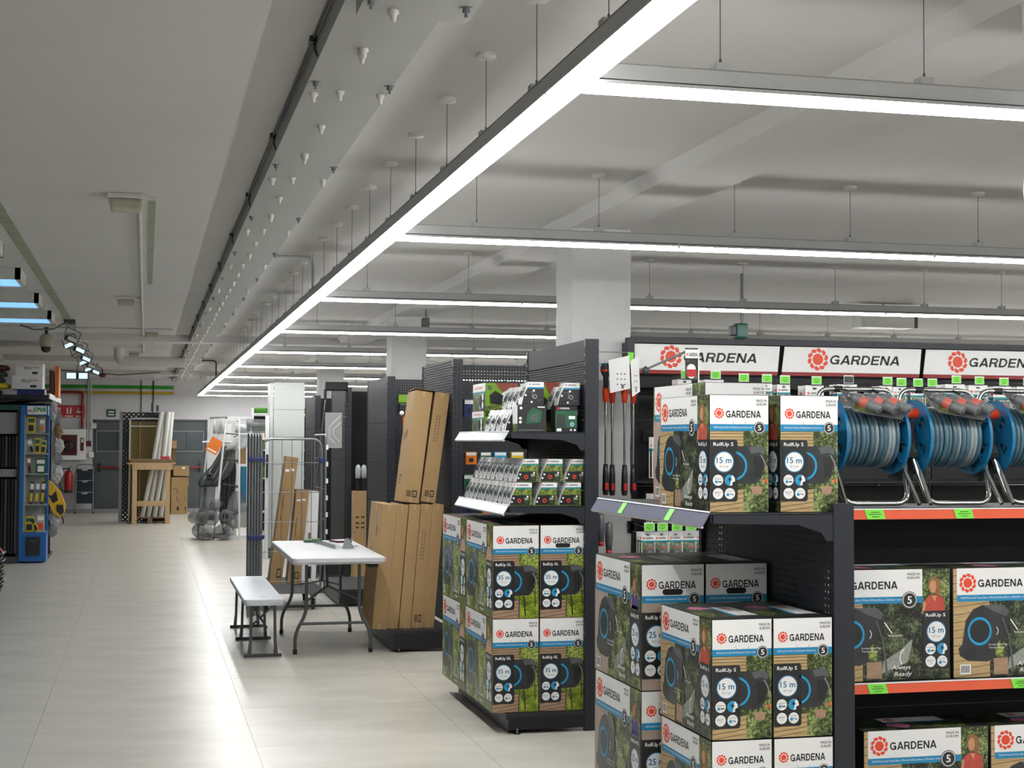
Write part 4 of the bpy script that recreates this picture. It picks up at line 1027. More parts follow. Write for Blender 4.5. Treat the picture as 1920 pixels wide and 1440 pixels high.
# ------------------------------------------------------------------ hooks, cards and packs on run A
def hook_mesh(l=.30): return MB().cyl((0, 0, 0), (0, -l, .0), .003, 'galvanised', 6).cyl((0, 0, .05), (0, -l - .01, .035), .002, 'galvanised', 5).box(-.02, .02, -.004, .004, -.01, .06, 'anthracite_dark').mesh('hook')
HK = hook_mesh()
def card_pack(kind):
    t = thing('blister_card', 'x', 'package'); w, h = {'conn': (.085, .17), 'tall': (.12, .24), 'wide': (.13, .2), 'long': (.15, .45)}[kind]
    mb = MB().box(-w / 2, w / 2, 0, .002, -h, 0, 'box_white'); f = Face(mb, (-w / 2, 0, -h), (w, 0, 0), (0, 0, h))
    f.rect(.05, .03, .95, .66, {'conn': 'foliage_mid', 'tall': 'foliage_dark', 'wide': 'panel_black', 'long': 'foliage_bright'}[kind], 1); f.rect(0, .66, 1, .72, 'box_teal', 1)
    f.logo(.16, .80, .085, 2, 8); f.text('GARDENA', .28, .775, .85, .83, 'ink_black', 2, .02); f.rect(.4, .9, .6, .94, 'slot_black', 2); f.rect(.1, .05, .9, .4, 'panel_black', 2)
    mb.build('printed_card', t)
    MB().bbox(-w * .4, w * .4, -.038, .0, -h * .93, -h * .36, 'clear_blister', .008).build('blister', t)
    m = MB()
    if kind == 'long':
        m.tube([(-.02, -.02, -h * .35), (.0, -.02, -h * .9)], .012, 'charcoal_plastic', 8).cyl((-.03, -.025, -h * .6), (.035, -.025, -h * .55), .016, 'trunk_aluminium', 8)
    else:
        for k, z in enumerate((-.5, -.75)): m.lathe([(0, -.022), (w * .16, -.02), (w * .2, .0), (w * .14, .02), (0, .022)], (0, -.022, h * z), 'ink_grey' if kind != 'wide' else 'black_plastic', 10).lathe([(w * .205, -.004), (w * .21, .004)], (0, -.022, h * z), 'orange_red_plastic', 10)
    m.build('connector', t); return t
cp = {k: card_pack(k) for k in ('conn', 'tall', 'wide', 'long')}; cu = set()
def hang(kind, x, y, z, label, group, rz=0.):
    p = cp[kind]
    if kind not in cu: cu.add(kind); p.location = (x, y, z); p['label'] = label; p['group'] = group; return p
    return dup(p, (x, y, z), rz, label, group)
TG = [(3.073, 2.0), (3.257, 2.0), (3.435, 1.985), (3.582, 1.983), (3.698, 1.978), (3.902, 1.975), (4.112, 1.984), (4.37, 1.978), (4.463, 1.973), (4.574, 1.971), (4.671, 1.972), (4.835, 1.994), (4.993, 1.99), (5.163, 1.985), (5.33, 1.985)]
kinds = ['conn', 'tall', 'conn', 'conn', 'conn', 'tall', 'wide', 'conn', 'conn', 'conn', 'conn', 'wide', 'wide', 'tall', 'wide']
def tagged_hook(x, z, m='tag_green'):
    o = part('hook', HK, run_a, (x - 2.86, -.035, z - .045))
    green_tag(run_a, x - 2.86, 8.185 - 8.52, z, m=m)
def ord_tag(i): return '%s green tag from the left' % ORD[i]
for i, (x, z) in enumerate(TG):
    tagged_hook(x, z, 'charcoal_plastic' if i == 6 else 'tag_green')
    for d in range(3):
        g = 'upper row of hanging blister cards'
        hang(kinds[i], x + random.uniform(-.004, .004), 8.20 + .052 * d + random.uniform(0, .006), z - .028, 'top row blister card, %s %s' % (('front, under the', 'second behind the', 'third behind the')[d], ord_tag(min(i, 14))), g, random.uniform(-.05, .05))
for i, x in enumerate((2.927, 3.10, 3.3)):
    z = 1.66
    tagged_hook(x, z)
    for d in range(2): hang(('tall', 'wide', 'conn')[i % 3], x, 8.20 + .055 * d, z - .028, 'blister card behind the 25 m carton, %s at the %s hook' % (('front', 'back')[d], ORD[i]), 'second row of hanging blister cards', random.uniform(-.05, .05))
low = [2.846 - .075, 2.846, 2.927, 3.016, 3.102, 3.185, 3.27]
for i, x in enumerate(low):
    if i: tagged_hook(x, 1.11)
    else: part('hook', HK, run_a, (x - 2.80, -.035, 1.07))
    for d in range(3): hang('conn', (x if i else 2.905), 8.20 + .045 * d + (.004 * i), 1.078 if i else 1.30, 'small connector card seen under the aisle shelf rail, %s, %s hook' % (('front', 'second', 'third')[d], ORD[i]), 'low row of connector cards', random.uniform(-.06, .06))
for i, (x, z) in enumerate(((2.97, 1.454), (2.93, 1.293))): tagged_hook(x, z)
o = hang('long', 2.98, 8.16, 1.90, 'tall blister card with green grass print right of the white column', None)
hang('conn', 2.95, 8.16, 1.41, 'small card with grey gauge under the tall grass card', None)

# lances on hooks beside the white column
def lance():
    t = thing('watering_lance', 'x', 'garden tool')
    MB().cyl((0, 0, -.32), (0, 0, -.60), .0075, 'chrome', 10).cyl((0, 0, -.22), (0, 0, -.34), .009, 'chrome', 10).build('tube', t)
    MB().lathe([(0, .0), (.026, -.002), (.032, -.02), (.030, -.045), (.016, -.075), (.014, -.14), (.0, -.14)], (0, 0, 0), 'charcoal_plastic', 14).build('head', t)
    MB().lathe([(0, .006), (.024, .004), (.027, -.010), (.0, -.011)], (0, 0, .002), 'ring_blue_dark', 14).build('spray_face', t)
    MB().lathe([(.030, -.03), (.0335, -.033), (.032, -.043), (.028, -.046)], (0, 0, 0), 'orange_red_plastic', 14).lathe([(0, -.14), (.019, -.14), (.021, -.16), (.014, -.22), (0, -.22)], (0, 0, 0), 'orange_red_plastic', 14).build('collar', t)
    MB().lathe([(0, -.58), (.014, -.58), (.018, -.64), (.020, -.73), (.014, -.76), (0, -.76)], (0, 0, 0), 'black_plastic', 12).build('grip', t)
    MB().bbox(-.010, .012, -.024, -.014, -.73, -.69, 'fire_red', .003).build('trigger', t)
    return t
ln = lance(); hk = thing('tool_hook', 'pair of wire hooks with a green tag holding the watering lances', 'hook', (2.466, 8.30, 2.13))
MB().cyl((0, 0, 0), (.30, 0, 0), .003, 'galvanised', 6).cyl((0, 0, -.07), (.28, 0, -.075), .003, 'galvanised', 6).build('wire', hk); MB().box(.285, .32, -.003, 0, -.07, .0, 'tag_green').build('price_label', hk)
for k, (x, z, q) in enumerate(((2.60, 2.055, 0), (2.655, 2.05, .02), (2.715, 2.05, .0), (2.785, 2.05, .03))):
    lab = 'watering lance with orange collar, %s' % ('leftmost, next to the dark upright', 'second, behind the grey hang tag', 'third from the dark upright', 'rightmost, at the column edge')[k]
    if k == 0: ln.location = (x, 8.25, z); ln['label'] = lab; ln['group'] = 'watering lances on the hook'; l0 = ln
    else: dup(ln, (x, 8.25 + .05 * (k % 2), z), 0, lab, 'watering lances on the hook')
for k, (x, w, h, y) in enumerate(((2.66, .125, .19, 8.19), (2.76, .05, .21, 8.2))):
    o = MB().prism([(-w / 2, 0), (w / 2, .03), (w / 2 + .008, -h * .85), (-w / 2 + .01, -h)], 0, .0015, 'box_white', 'xz')
    f = Face(o, (-w / 2, 0, -h), (w, 0, 0), (0, 0, h))
    for i in range(3):
        for j in range(3): f.rect(.4 + .18 * i, .25 + .16 * j, .47 + .18 * i, .29 + .16 * j, 'ink_grey', 1)
    f.rect(.62, .14, .75, .27, 'ink_grey', 1)
    tag(o.build('hang_tag', None, (x, y, 2.075)), 'grey printed hang tag %s' % ('in front of the lances, the large one' if k == 0 else 'edge on, right of the large one'), 'tag')
t = thing('telescopic_lance', 'grey telescopic lance leaning up to the right with a hanging price card', 'garden tool', (2.78, 8.05, 2.02))
MB().cyl((0, 0, 0), (.27, -.02, .12), .007, 'ink_grey', 10).build('tube', t); MB().cyl((0, 0, .0), (.1, .47, .03), .003, 'galvanised', 5).build('hook', t); MB().lathe([(0, -.03), (.02, -.025), (.024, 0), (0, .02)], (-.005, 0, 0), 'charcoal_plastic', 12).build('head', t)
m = MB().box(.225, .31, -.03, -.028, -.06, .125, 'foliage_dark').box(.303, .31, -.032, -.028, -.09, .13, 'box_white'); f = Face(m, (.225, -.03, -.06), (.085, 0, 0), (0, 0, .185)); f.rect(0, .68, .92, .95, 'box_white', 1); f.logo(.15, .8, .1, 2, 8); f.text('GARDENA', .28, .74, .88, .85, 'ink_black', 2); f.rr(.12, .05, .75, .5, .3, 'box_white', 1); f.rect(.12, .1, .78, .33, 'sign_red', 2); m.build('swing_card', t)
# lower tools at the column
for k, x in enumerate((2.57, 2.62)):
    t = thing('spray_nozzle', 'grey spray nozzle with red tip hanging low by the column, %s' % ('left' if k == 0 else 'right'), 'garden tool', (x, 8.25, 1.19 - .05 * k), group='spray nozzles low by the column')
    MB().lathe([(0, 0), (.02, -.01), (.024, -.09), (.017, -.17), (0, -.17)], (0, 0, 0), 'print_body_light', 12).build('body', t); MB().lathe([(.0, -.165), (.018, -.165), (.019, -.19), (0, -.19)], (0, 0, 0), 'sign_red', 12).build('tip', t)
    part('hook', MB().cyl((0, .0, .0), (-.11 - .0 * k, .0, .01), .002, 'galvanised', 5).mesh('hook'), t, (0, 0, 0))
# things hanging beyond unit A, seen between the units
for k, (x, y, z, w, h, m, l) in enumerate(((2.52, 11.55, 1.42, .09, .1, 'orange_card', 'small orange pack'), (2.64, 11.55, 1.42, .09, .1, 'card_green', 'small dark green pack'), (2.76, 11.55, 1.42, .1, .1, 'ring_blue', 'small blue pack'), (2.90, 11.55, 1.42, .1, .1, 'card_yellow', 'small yellow pack'), (3.03, 11.55, 1.42, .1, .1, 'ring_blue_dark', 'dark blue pack'), (2.50, 11.55, 1.80, .08, .14, 'navy_clip', 'navy pack'), (2.5, 11.55, 1.22, .08, .12, 'card_green', 'green card pack'), (2.5, 11.55, 1.02, .1, .1, 'navy_clip', 'lower navy pack'), (2.66, 11.55, 1.02, .08, .1, 'orange_card', 'lower orange pack'))):
    mb = MB().bbox(-w / 2, w / 2, 0, .05, 0, h, m, .002).box(-w / 2 + .005, w / 2 - .005, -.001, 0, h * .72, h * .95, 'box_white').box(-w * .2, w * .2, -.001, 0, h * .2, h * .5, 'ink_black').cyl((0, .05, h - .01), (0, .46, h - .01), .003, 'galvanised', 5)
    tag(mb.build('hanging_pack', None, (x, y, z)), '%s hanging on the run seen behind the small packs' % l, 'package')
t = thing('hedge_trimmer', 'black and orange trimmer with green pack hanging behind the tall cartons', 'garden tool', (2.47, 14.45, 2.0))
MB().bbox(-.06, .06, -.04, .04, -.02, .06, 'mower_lime', .01).build('battery', t); MB().bbox(-.05, .05, -.04, .04, -.14, -.02, 'black_plastic', .02).build('body', t); MB().lathe([(0, -.02), (.022, -.015), (.022, .0), (0, 0)], (-.03, -.05, -.12), 'box_white', 12, 'y').build('knob', t); MB().cyl((.0, 0, -.14), (.04, 0, -.9), .015, 'orange_card', 10).build('shaft', t); MB().cyl((0, 0, .03), (0, .55, .03), .004, 'galvanised', 5).build('hook', t)

# ------------------------------------------------------------------ tall brown cartons on unit C
def tall_carton(label, w, d, h, base, lean_x, lean_y, marks='top', yaw=0., group=None):
    """carton with bottom front-left corner at base, leaning by small angles"""
    t = MB(); t.bbox(0, w, 0, d, 0, h, 'cardboard', .004)
    f = Face(t, (0, 0, 0), (w, 0, 0), (0, 0, h)); s = Face(t, (0, d, 0), (0, -d, 0), (0, 0, h))
    f.rect(.42, .0, .58, .045, 'cardboard_light', 1); f.rect(.42, .955, .58, 1, 'cardboard_light', 1); s.rect(.46, .93, .54, 1, 'cardboard_light', 1)
    if 'side' in marks:
        s.rect(.62, .83, .70, .92, 'ink_grey', 1); s.rr(.60, .74, .74, .81, .05, 'ink_black', 1); s.rr(.63, .75, .71, .80, .03, 'cardboard', 2)
        for i in range(4): s.rect(.2, .62 - .02 * i, .2 + .3 - .05 * i, .626 - .02 * i, 'cardboard_dark', 1)
    if 'text' in marks:
        for i, a in enumerate((.3, .5)): f.text('WOODEN FRAME', a, .55, a + .08, .80, 'cardboard_dark', 1) if 0 else [f.rect(a, .55 + .028 * j, a + .07, .568 + .028 * j, 'cardboard_dark', 1) for j in range(9)]
    if 'low' in marks:
        f.rr(.55, .05, .82, .11, .03, 'ink_black', 1); f.rr(.6, .06, .77, .10, .03, 'cardboard', 2); f.rect(.62, .07, .75, .075, 'ink_black', 3)
        for i in range(4): f.rect(.2, .055 + i * .014, .48, .063 + i * .014, 'ink_black', 1)
    if 'draw' in marks:
        s.p([(.3, .55), (.7, .62), (.72, .615), (.32, .54)], 'cardboard_dark', 1); s.p([(.3, .55), (.7, .62), (.6, .66), (.25, .59)], 'cardboard_dark', 1); s.p([(.32, .55), (.25, .35), (.27, .35), (.35, .55)], 'cardboard_dark', 1); s.p([(.65, .61), (.72, .4), (.74, .4), (.68, .61)], 'cardboard_dark', 1)
        s.rect(.3, .22, .6, .245, 'cardboard_dark', 1); s.rect(.3, .19, .5, .205, 'cardboard_dark', 1); s.rect(.3, .16, .5, .175, 'cardboard_dark', 1)
    o = t.build('tall_carton'); o.location = base; o.rotation_euler = (lean_y, lean_x, yaw)
    return tag(o, label, 'box', group)
lx = .145
for k, (x, marks) in enumerate(((1.775, 'side'), (1.887, ''), (1.983, ''), (2.076, 'low text'), (2.166, ''))):
    w = .112 if k == 0 else .09
    tall_carton('tall brown carton of the lower row, %s' % ('leftmost, with printed side facing the aisle', 'second from the aisle', 'third from the aisle', 'fourth, with black handling marks near its foot', 'rightmost, nearest the dark panel')[k], w, .34 if k else .60, .955, (x - .075, 11.32, .168 + .0), lx * .55, 0, marks)
tc = tall_carton('tall brown carton standing on the others, left one with printed drawing', .135, .36, .87, (1.925, 11.33, 1.138), .125, -.02, 'side draw low')
MB().prism([(-.01, -.01), (.14, -.02), (.22, .2), (.0, .30)], .878, .884, 'cardboard_dark', 'xy').build('carton_flap', tc)
tall_carton('tall brown carton standing on the others, right one by the ribbed panel', .118, .30, .86, (2.075, 11.35, 1.138), .135, -.02, 'low text')

# display carton further back, with clear bundled tools
t = thing('display_carton', 'brown display carton with printed lines between the dark end units', 'box', (2.50, 17.35, 0))
mb = MB().bbox(-.13, .19, -.13, .13, 0, 1.02, 'cardboard', .004); f = Face(mb, (-.13, -.13, .16), (.32, 0, 0), (0, 0, .86))
for r, y in enumerate((.64, .56, .50)):
    for c in range(4): f.rect(.05 + c * .2, y, .17 + c * .2, y + .02, 'ink_black', 1)
mb.build('carton', t)
for k in range(4):
    MB().tube([(-.08 + .07 * k, .0, .96), (-.075 + .07 * k, -.02, 1.18)], .022, 'black_plastic', 8).lathe([(0, 0), (.03, .01), (.034, .12), (.02, .16), (0, .17)], (-.075 + .07 * k, -.02, 1.16), 'film_white', 10).build('wrapped_tool', t)

# ------------------------------------------------------------------ folding table and bench
tb = thing('folding_table', 'white plastic folding table with grey steel legs in the aisle', 'table', (1.40, 11.87, 0), -.005)
bm = MB(); hw, hl = .345, 1.0
P = arc(hw - .05, hl - .05, .05, 0, 90, 5) + arc(-hw + .05, hl - .05, .05, 90, 180, 5) + arc(-hw + .05, -hl + .05, .05, 180, 270, 5) + arc(hw - .05, -hl + .05, .05, 270, 360, 5)
bm.prism(P, .715, .742, 'table_plastic', 'xy'); Pi = [(a * .985, b * .992) for a, b in P]; bm.prism(Pi, .70, .745, 'table_plastic', 'xy')
for (ya) in (-hl + .005, hl - .02): bm.prism([(-hw + .08, .70), (-.12, .703), (0, .712), (.12, .703), (hw - .08, .70), (hw - .08, .705), (-hw + .08, .705)], ya, ya + .015, 'table_plastic', 'xz')
bm.build('table_top', tb)
for s, yb in ((-1, -.60), (1, .62)):
    for sx in (-1, 1):
        MB().tube(bend([(sx * .20, yb * .93, .70), (sx * .20, yb * .97, .30), (sx * .285, yb, .16), (sx * .285, yb, .02)], .07, 4), .013, 'leg_grey_metal', 10).cyl((sx * .285, yb, .0), (sx * .285, yb, .035), .017, 'black_plastic', 10).build('leg', tb)
    MB().cyl((-.24, yb * .985, .225), (.24, yb * .985, .225), .011, 'leg_grey_metal', 10).build('stretcher', tb)
    MB().cyl((-.2, yb * .94, .685), (.2, yb * .94, .685), .011, 'leg_grey_metal', 10).build('top_rail', tb)
    MB().beam((-.19, yb * .95, .40), (0, yb * .35, .47), .015, .01, 'leg_grey_metal').beam((.19, yb * .95, .40), (0, yb * .35, .47), .015, .01, 'leg_grey_metal').beam((0, yb * .35, .47), (0, yb * .12, .695), .018, .01, 'leg_grey_metal').build('brace', tb)
MB().tube([(.22, -.8, .69), (.24, -.85, .67), (.3, -.86, .675)], .015, 'black_plastic', 8).build('latch', tb)
bn = thing('folding_bench', 'small white folding bench with three dark trestle legs left of the table', 'bench', (.865, 12.05, 0))
bm = MB(); hw, hl = .145, .98
P = arc(hw - .03, hl - .03, .03, 0, 90, 4) + arc(-hw + .03, hl - .03, .03, 90, 180, 4) + arc(-hw + .03, -hl + .03, .03, 180, 270, 4) + arc(hw - .03, -hl + .03, .03, 270, 360, 4)
bm.prism(P, .405, .43, 'bench_plastic', 'xy'); bm.prism([(a * .97, b * .995) for a, b in P], .39, .433, 'bench_plastic', 'xy'); bm.box(-.02, .03, -.78, -.765, .433, .4335, 'fire_red')
bm.build('seat', bn)
for y in (-.87, .12, .92):
    for sx in (-1, 1): MB().tube([(sx * .085, y, .39), (sx * .09, y, .12), (sx * .098, y, .02)], [.011, .011, .015], 'leg_grey_metal', 8).build('leg', bn)
    MB().beam((-.14, y, .012), (.14, y, .012), .022, .022, 'charcoal_plastic').build('foot_bar', bn)
MB().beam((-.07, -.85, .37), (.07, -.35, .15), .014, .008, 'leg_grey_metal').beam((.07, -.85, .37), (-.07, -.35, .15), .014, .008, 'leg_grey_metal').beam((-.07, .1, .37), (.07, .5, .16), .014, .008, 'leg_grey_metal').build('brace', bn)
# things on the table
t = thing('sign_holder', 'clear plastic strip holder lying across the table', 'sign holder', (1.46, 12.25, .746), .12)
MB().box(-.03, .03, -.42, .40, 0, .018, 'clear_blister').box(-.035, -.03, -.42, .40, 0, .03, 'rail_clear').build('strip', t); MB().prism([(.02, 0), (.12, 0), (.07, .085), (.04, .08)], -.44, -.436, 'rail_clear', 'xz').build('end_panel', t)
t = thing('sign_holder', 'upright clear plastic card stand near the right edge of the table', 'sign holder', (1.615, 12.1, .746), -.2)
MB().prism([(0, 0), (.012, 0), (.055, .12), (.045, .125)], -.06, .06, 'clear_blister', 'xz').box(-.0, .08, -.06, .06, 0, .004, 'clear_blister').build('stand', t)
for k in range(2): tag(MB().bbox(-.05, .05, -.04, .04, 0, .022, 'card_green', .006).box(-.04, .04, -.03, .03, .022, .0235, 'mower_lime').build('clip_pack', None, (1.36 + .06 * k, 12.62 + .12 * k, .7455), .3 * k), 'small green pack at the back of the table, %s one' % ('nearer' if k == 0 else 'farther'), 'package')
tag(MB().bbox(-.07, .07, -.1, .1, 0, .016, 'dark_red', .002).box(-.05, .05, -.08, .08, .016, .017, 'box_white').build('booklet', None, (1.62, 12.62, .7455), .2), 'dark red and white booklet at the back right of the table', 'booklet')

# ------------------------------------------------------------------ roll cage with cartons
def mesh_frame(mb, w, h, nx, nz, r=.011, m='galvanised', corner=.10, z0=0., wire=.003):
    mb.tube(bend([(0, 0, z0), (0, 0, h), (w, 0, h), (w, 0, z0)], corner, 6), r, m, 8)
    for i in range(1, nx): x = w * i / nx; mb.cyl((x, 0, z0), (x, 0, h), wire, m, 5)
    for j in range(nz): z = z0 + (h - z0) * (j + .2) / nz; mb.cyl((0, 0, z), (w, 0, z), wire * 1.2, m, 5)
cg = thing('roll_cage', 'grey wire roll cage trolley holding cartons behind the folding table', 'trolley', (1.07, 14.15, 0))
CW, CD = .56, .95
mb = MB().box(0, CW, 0, CD, .20, .225, 'galvanised')
for i in range(9): mb.box(.02, CW - .02, .03 + i * .11, .05 + i * .11, .225, .235, 'galvanised')
mb.beam((0, 0, .19), (CW, 0, .19), .03, .06, 'galvanised').beam((0, CD, .19), (CW, CD, .19), .03, .06, 'galvanised').beam((0, 0, .19), (0, CD, .19), .03, .06, 'galvanised').beam((CW, 0, .19), (CW, CD, .19), .03, .06, 'galvanised').build('base', cg)
m = MB(); mesh_frame(m, CW, 1.62, 6, 5, z0=.22); m.build('mesh_panel', cg, (0, 0.0, 0))
for x in (0, CW):
    m = MB(); mesh_frame(m, CD, 1.66, 8, 5, z0=.22, corner=.03); o = m.build('mesh_panel', cg, (x + (.04 if x else -.02), 0, 0), PI / 2)
for x, y in ((.06, .08), (CW - .06, .08), (.06, CD - .08), (CW - .06, CD - .08)):
    w = MB().lathe([(0, -.014), (.05, -.014), (.055, 0), (.05, .014), (0, .014)], (0, 0, .055), 'black_plastic', 16, 'x').box(-.022, -.016, -.02, .02, .05, .14, 'galvanised').box(.016, .022, -.02, .02, .05, .14, 'galvanised').box(-.035, .035, -.04, .04, .135, .165, 'galvanised')
    w.build('caster', cg, (x, y, 0))
for (x, z) in ((0, 1.42), (CW + .0, 1.42), (0, .7)): MB().bbox(-.03, .03, -.02, .02, -.02, .02, 'navy_clip', .005).build('clip', cg, (x, -.005, z))
for k in range(6): MB().box(-.008, .012, -.004, .002, 0, .045, 'box_white').build('tag', cg, (CW + .05, -.012, .72 + k * .16))
def cage_carton(label, w, d, h, x, y, lean, m='cardboard', g=None):
    t = MB().bbox(0, w, 0, d, 0, h, m, .003); f = Face(t, (0, 0, 0), (w, 0, 0), (0, 0, h))
    if m == 'cardboard': f.rr(.5, .06, .85, .13, .05, 'ink_black', 1); f.rr(.56, .07, .79, .12, .04, 'cardboard', 2); f.rect(.1, .88, .4, .90, 'box_white', 1); f.rect(.5, .89, .8, .91, 'box_white', 1); f.rect(.2, .5, .28, .7, 'cardboard_dark', 1)
    else: f.rect(.3, .05, .7, .18, 'ink_black', 1); f.rect(.4, .3, .6, .55, 'ink_grey', 1)
    s = Face(t, (0, d, 0), (0, -d, 0), (0, 0, h)); s.rect(.4, .8, .6, .9, 'ink_black', 1); s.rect(.3, .68, .55, .74, 'cardboard_dark', 1)
    o = t.build('cage_carton', None, (x, y, .237)); o.rotation_euler = (0, lean, 0); return tag(o, label, 'box', g)
cage_carton('tall brown carton leaning in the roll cage, the highest one', .12, .22, 1.23, 1.155, 14.3, .125)
fc = cage_carton('shorter brown carton in the roll cage, middle one', .12, .22, .90, 1.335, 14.35, .09)
MB().prism([(-.02, .02), (.12, 0), (.24, .14), (.05, .2)], .901, .906, 'cardboard_dark', 'xy').build('carton_flap', fc)
cage_carton('white carton in the roll cage, right side', .15, .24, .88, 1.462, 14.4, .03, 'box_white')

# folded cage panels leaning, left of the cage
for k in range(5):
    m = MB(); mesh_frame(m, .62, 1.66, 7, 5, z0=.0, corner=.03)
    o = m.build('wire_grid', None, (.925 + .028 * k, 13.72 + .03 * k, .002), PI / 2 - .05)
    if k == 0: grid0 = o
    tag(o, 'upright grey wire cage panel folded beside the trolley, %s of the five' % ('leftmost', 'second', 'middle', 'fourth', 'rightmost')[k], 'wire grid', 'folded cage panels')
for z in (.72, 1.43): MB().bbox(-.02, .02, -.13, .01, -.02, .02, 'navy_clip', .006).build('clip', grid0, (-.015, .0, z))
# pallet dolly and white panels behind the cage
t = thing('white_panel_stack', 'tall white panel stack with horizontal joints on a dark dolly behind the cage', 'panel', (1.66, 20.6, 0))
MB().bbox(-.02, .50, .0, .5, .05, .13, 'charcoal_plastic', .01).build('dolly', t)
for x in (.05, .42): MB().lathe([(0, -.02), (.045, -.02), (.045, .02), (0, .02)], (x, .08, .047), 'black_plastic', 14, 'x').build('wheel', t)
for k in range(6): MB().bbox(.05, .475, .03, .06, .135 + k * .38, .135 + (k + 1) * .38 - .004, 'panel_white', .003).build('panel', t)
MB().bbox(.0, .045, .02, .42, .135, 2.40, 'panel_white', .004).build('side_panel', t)
t = thing('handled_post', 'slim white post with a black handle left of the white panels', 'post', (1.585, 20.4, 0))
MB().bbox(0, .05, 0, .05, 0, 1.95, 'white_paint_metal', .004).build('post', t); MB().bbox(.01, .04, -.02, .0, 1.1, 1.42, 'black_plastic', .006).build('handle', t)
# chrome pole with black head beside the cage
t = thing('telescopic_stand', 'thin chrome pole with a wide black handle rising behind the cage', 'stand', (1.80, 15.9, 0))
MB().cyl((-.05, 0, 0), (-.01, 0, 1.3), .014, 'chrome', 10).cyl((-.01, 0, 1.3), (.07, 0, 2.08), .010, 'chrome', 10).build('pole', t); MB().bbox(.06, .31, -.03, .03, 2.14, 2.24, 'black_plastic', .015).bbox(.05, .08, -.02, .02, 2.04, 2.16, 'black_plastic', .006).bbox(.285, .31, -.015, .015, 2.02, 2.15, 'black_plastic', .005).build('handle', t)
MB().cyl((-.05, 0, 0), (-.05, 0, .012), .16, 'black_plastic', 20).build('base', t)
tag(MB().box(0, .2, 0, .006, 0, .42, 'side_grey_paint').box(.18, .25, .004, .012, .36, .38, 'cable_steel').tube([(.18, -.002, .38), (.05, -.002, .25), (.05, -.002, .12), (.12, -.002, .05)], .006, 'roll_white', 5).tube([(.18, -.002, .30), (.10, -.002, .22), (.10, -.002, .15), (.17, -.002, .07)], .006, 'roll_white', 5).build('pattern_board', None, (2.06, 17.552, 1.52)), 'grey sample board with white angular lines by the chrome pole', 'sample board')
# ------------------------------------------------------------------ white slanted rack with film rolls
t = thing('slanted_rack', 'white metal rack with a slanted leg, hung with grey plastic film', 'rack', (0, 24.5, 0))
q = .022
MB().beam((1.085, 0, 0), (1.275, 0, 1.99), .03, .03, 'white_paint_metal').build('slanted_leg', t)
MB().beam((.86, .75, 0), (1.05, .75, 1.99), .03, .03, 'white_paint_metal').build('slanted_leg', t)
for x in (1.50, 1.685): MB().beam((x, 0, 0), (x - .02, 0, 1.99), .028, .028, 'white_paint_metal').build('upright', t)
MB().beam((1.48, .75, 0), (1.48, .75, 1.95), .028, .028, 'white_paint_metal').build('upright', t)
MB().beam((1.26, 0, 1.98), (1.68, 0, 1.98), .03, .035, 'white_paint_metal').beam((1.27, 0, 1.98), (1.05, .75, 1.98), .03, .03, 'white_paint_metal').beam((1.05, .75, 1.98), (1.48, .75, 1.95), .03, .03, 'white_paint_metal').beam((1.665, 0, 1.98), (1.48, .75, 1.95), .03, .03, 'white_paint_metal').build('top_frame', t)
MB().beam((1.085, 0, .04), (1.69, 0, .04), .03, .05, 'white_paint_metal').beam((.86, .75, .04), (1.48, .75, .04), .03, .04, 'white_paint_metal').beam((1.085, 0, .04), (.86, .75, .04), .03, .04, 'white_paint_metal').build('bottom_frame', t)
for k, z in enumerate((1.70, 1.28, .86, .44)):
    MB().cyl((1.50, .0, z), (1.50 - .26, -.0 + .30, z + .03), .012, 'galvanised', 8).cyl((1.50, 0, z), (1.40, .1, z - .04), .008, 'galvanised', 6).build('arm', t)
MB().cyl((1.05 - .13, .7, 1.58), (1.48, .7, 1.58), .016, 'white_paint_metal', 8).build('crossbar', t)
MB().bbox(1.12, 1.40, .80, .82, 1.46, 1.88, 'box_white', .004).build('white_panel', t)
def curtain(rows, m, label, y, seed=1, thick=.004, wob=.03, name='film_sheet'):
    """hanging film facing the aisle: rows of (left x, right x, z, extra depth)"""
    rnd = random.Random(seed); N = 7; vs = []
    for (a, b, z, dy) in rows:
        for i in range(N + 1):
            t_ = i / N; vs.append((a + (b - a) * t_ + rnd.uniform(-.006, .006), dy + .03 * math.sin(t_ * 11 + seed + z * 2) + rnd.uniform(-wob, wob) * .5, z + rnd.uniform(-.012, .012)))
    off = len(vs); vs += [(p, q + thick, r) for p, q, r in vs[:off]]
    fs = []; R_ = len(rows)
    for j in range(R_ - 1):
        for i in range(N):
            k = j * (N + 1) + i; fs += [(k, k + N + 1, k + N + 2, k + 1), (off + k, off + k + 1, off + k + N + 2, off + k + N + 1)]
    for i in range(N): fs.append((i, i + 1, off + i + 1, off + i)); k = (R_ - 1) * (N + 1) + i; fs.append((k + 1, k, off + k, off + k + 1))
    o = MB().add(vs, fs, m, True).build(name, None, (0, y, 0)); return tag(o, label, 'film')
curtain([(1.22, 1.44, 1.52, .1), (1.17, 1.44, 1.40, .06), (1.05, 1.42, 1.20, 0), (.90, 1.32, 1.02, -.05), (.84, 1.20, .93, -.1), (.84, 1.16, .86, -.08)], 'film_dark', 'dark grey film sheet draped down over the left arm of the white rack', 24.72, 1)
curtain([(.86, 1.14, .86, 0), (.85, 1.12, .6, .02), (.88, 1.15, .40, .0), (.90, 1.16, .30, 0)], 'film_grey', 'thin see-through film hanging under the draped dark sheet', 24.80, 2)
curtain([(1.24, 1.44, 1.50, 0), (1.24, 1.46, 1.1, 0), (1.20, 1.44, .7, 0), (1.20, 1.40, .3, 0), (1.26, 1.34, .12, 0)], 'film_dark', 'dark film curtain hanging in the middle of the white rack', 24.92, 3)
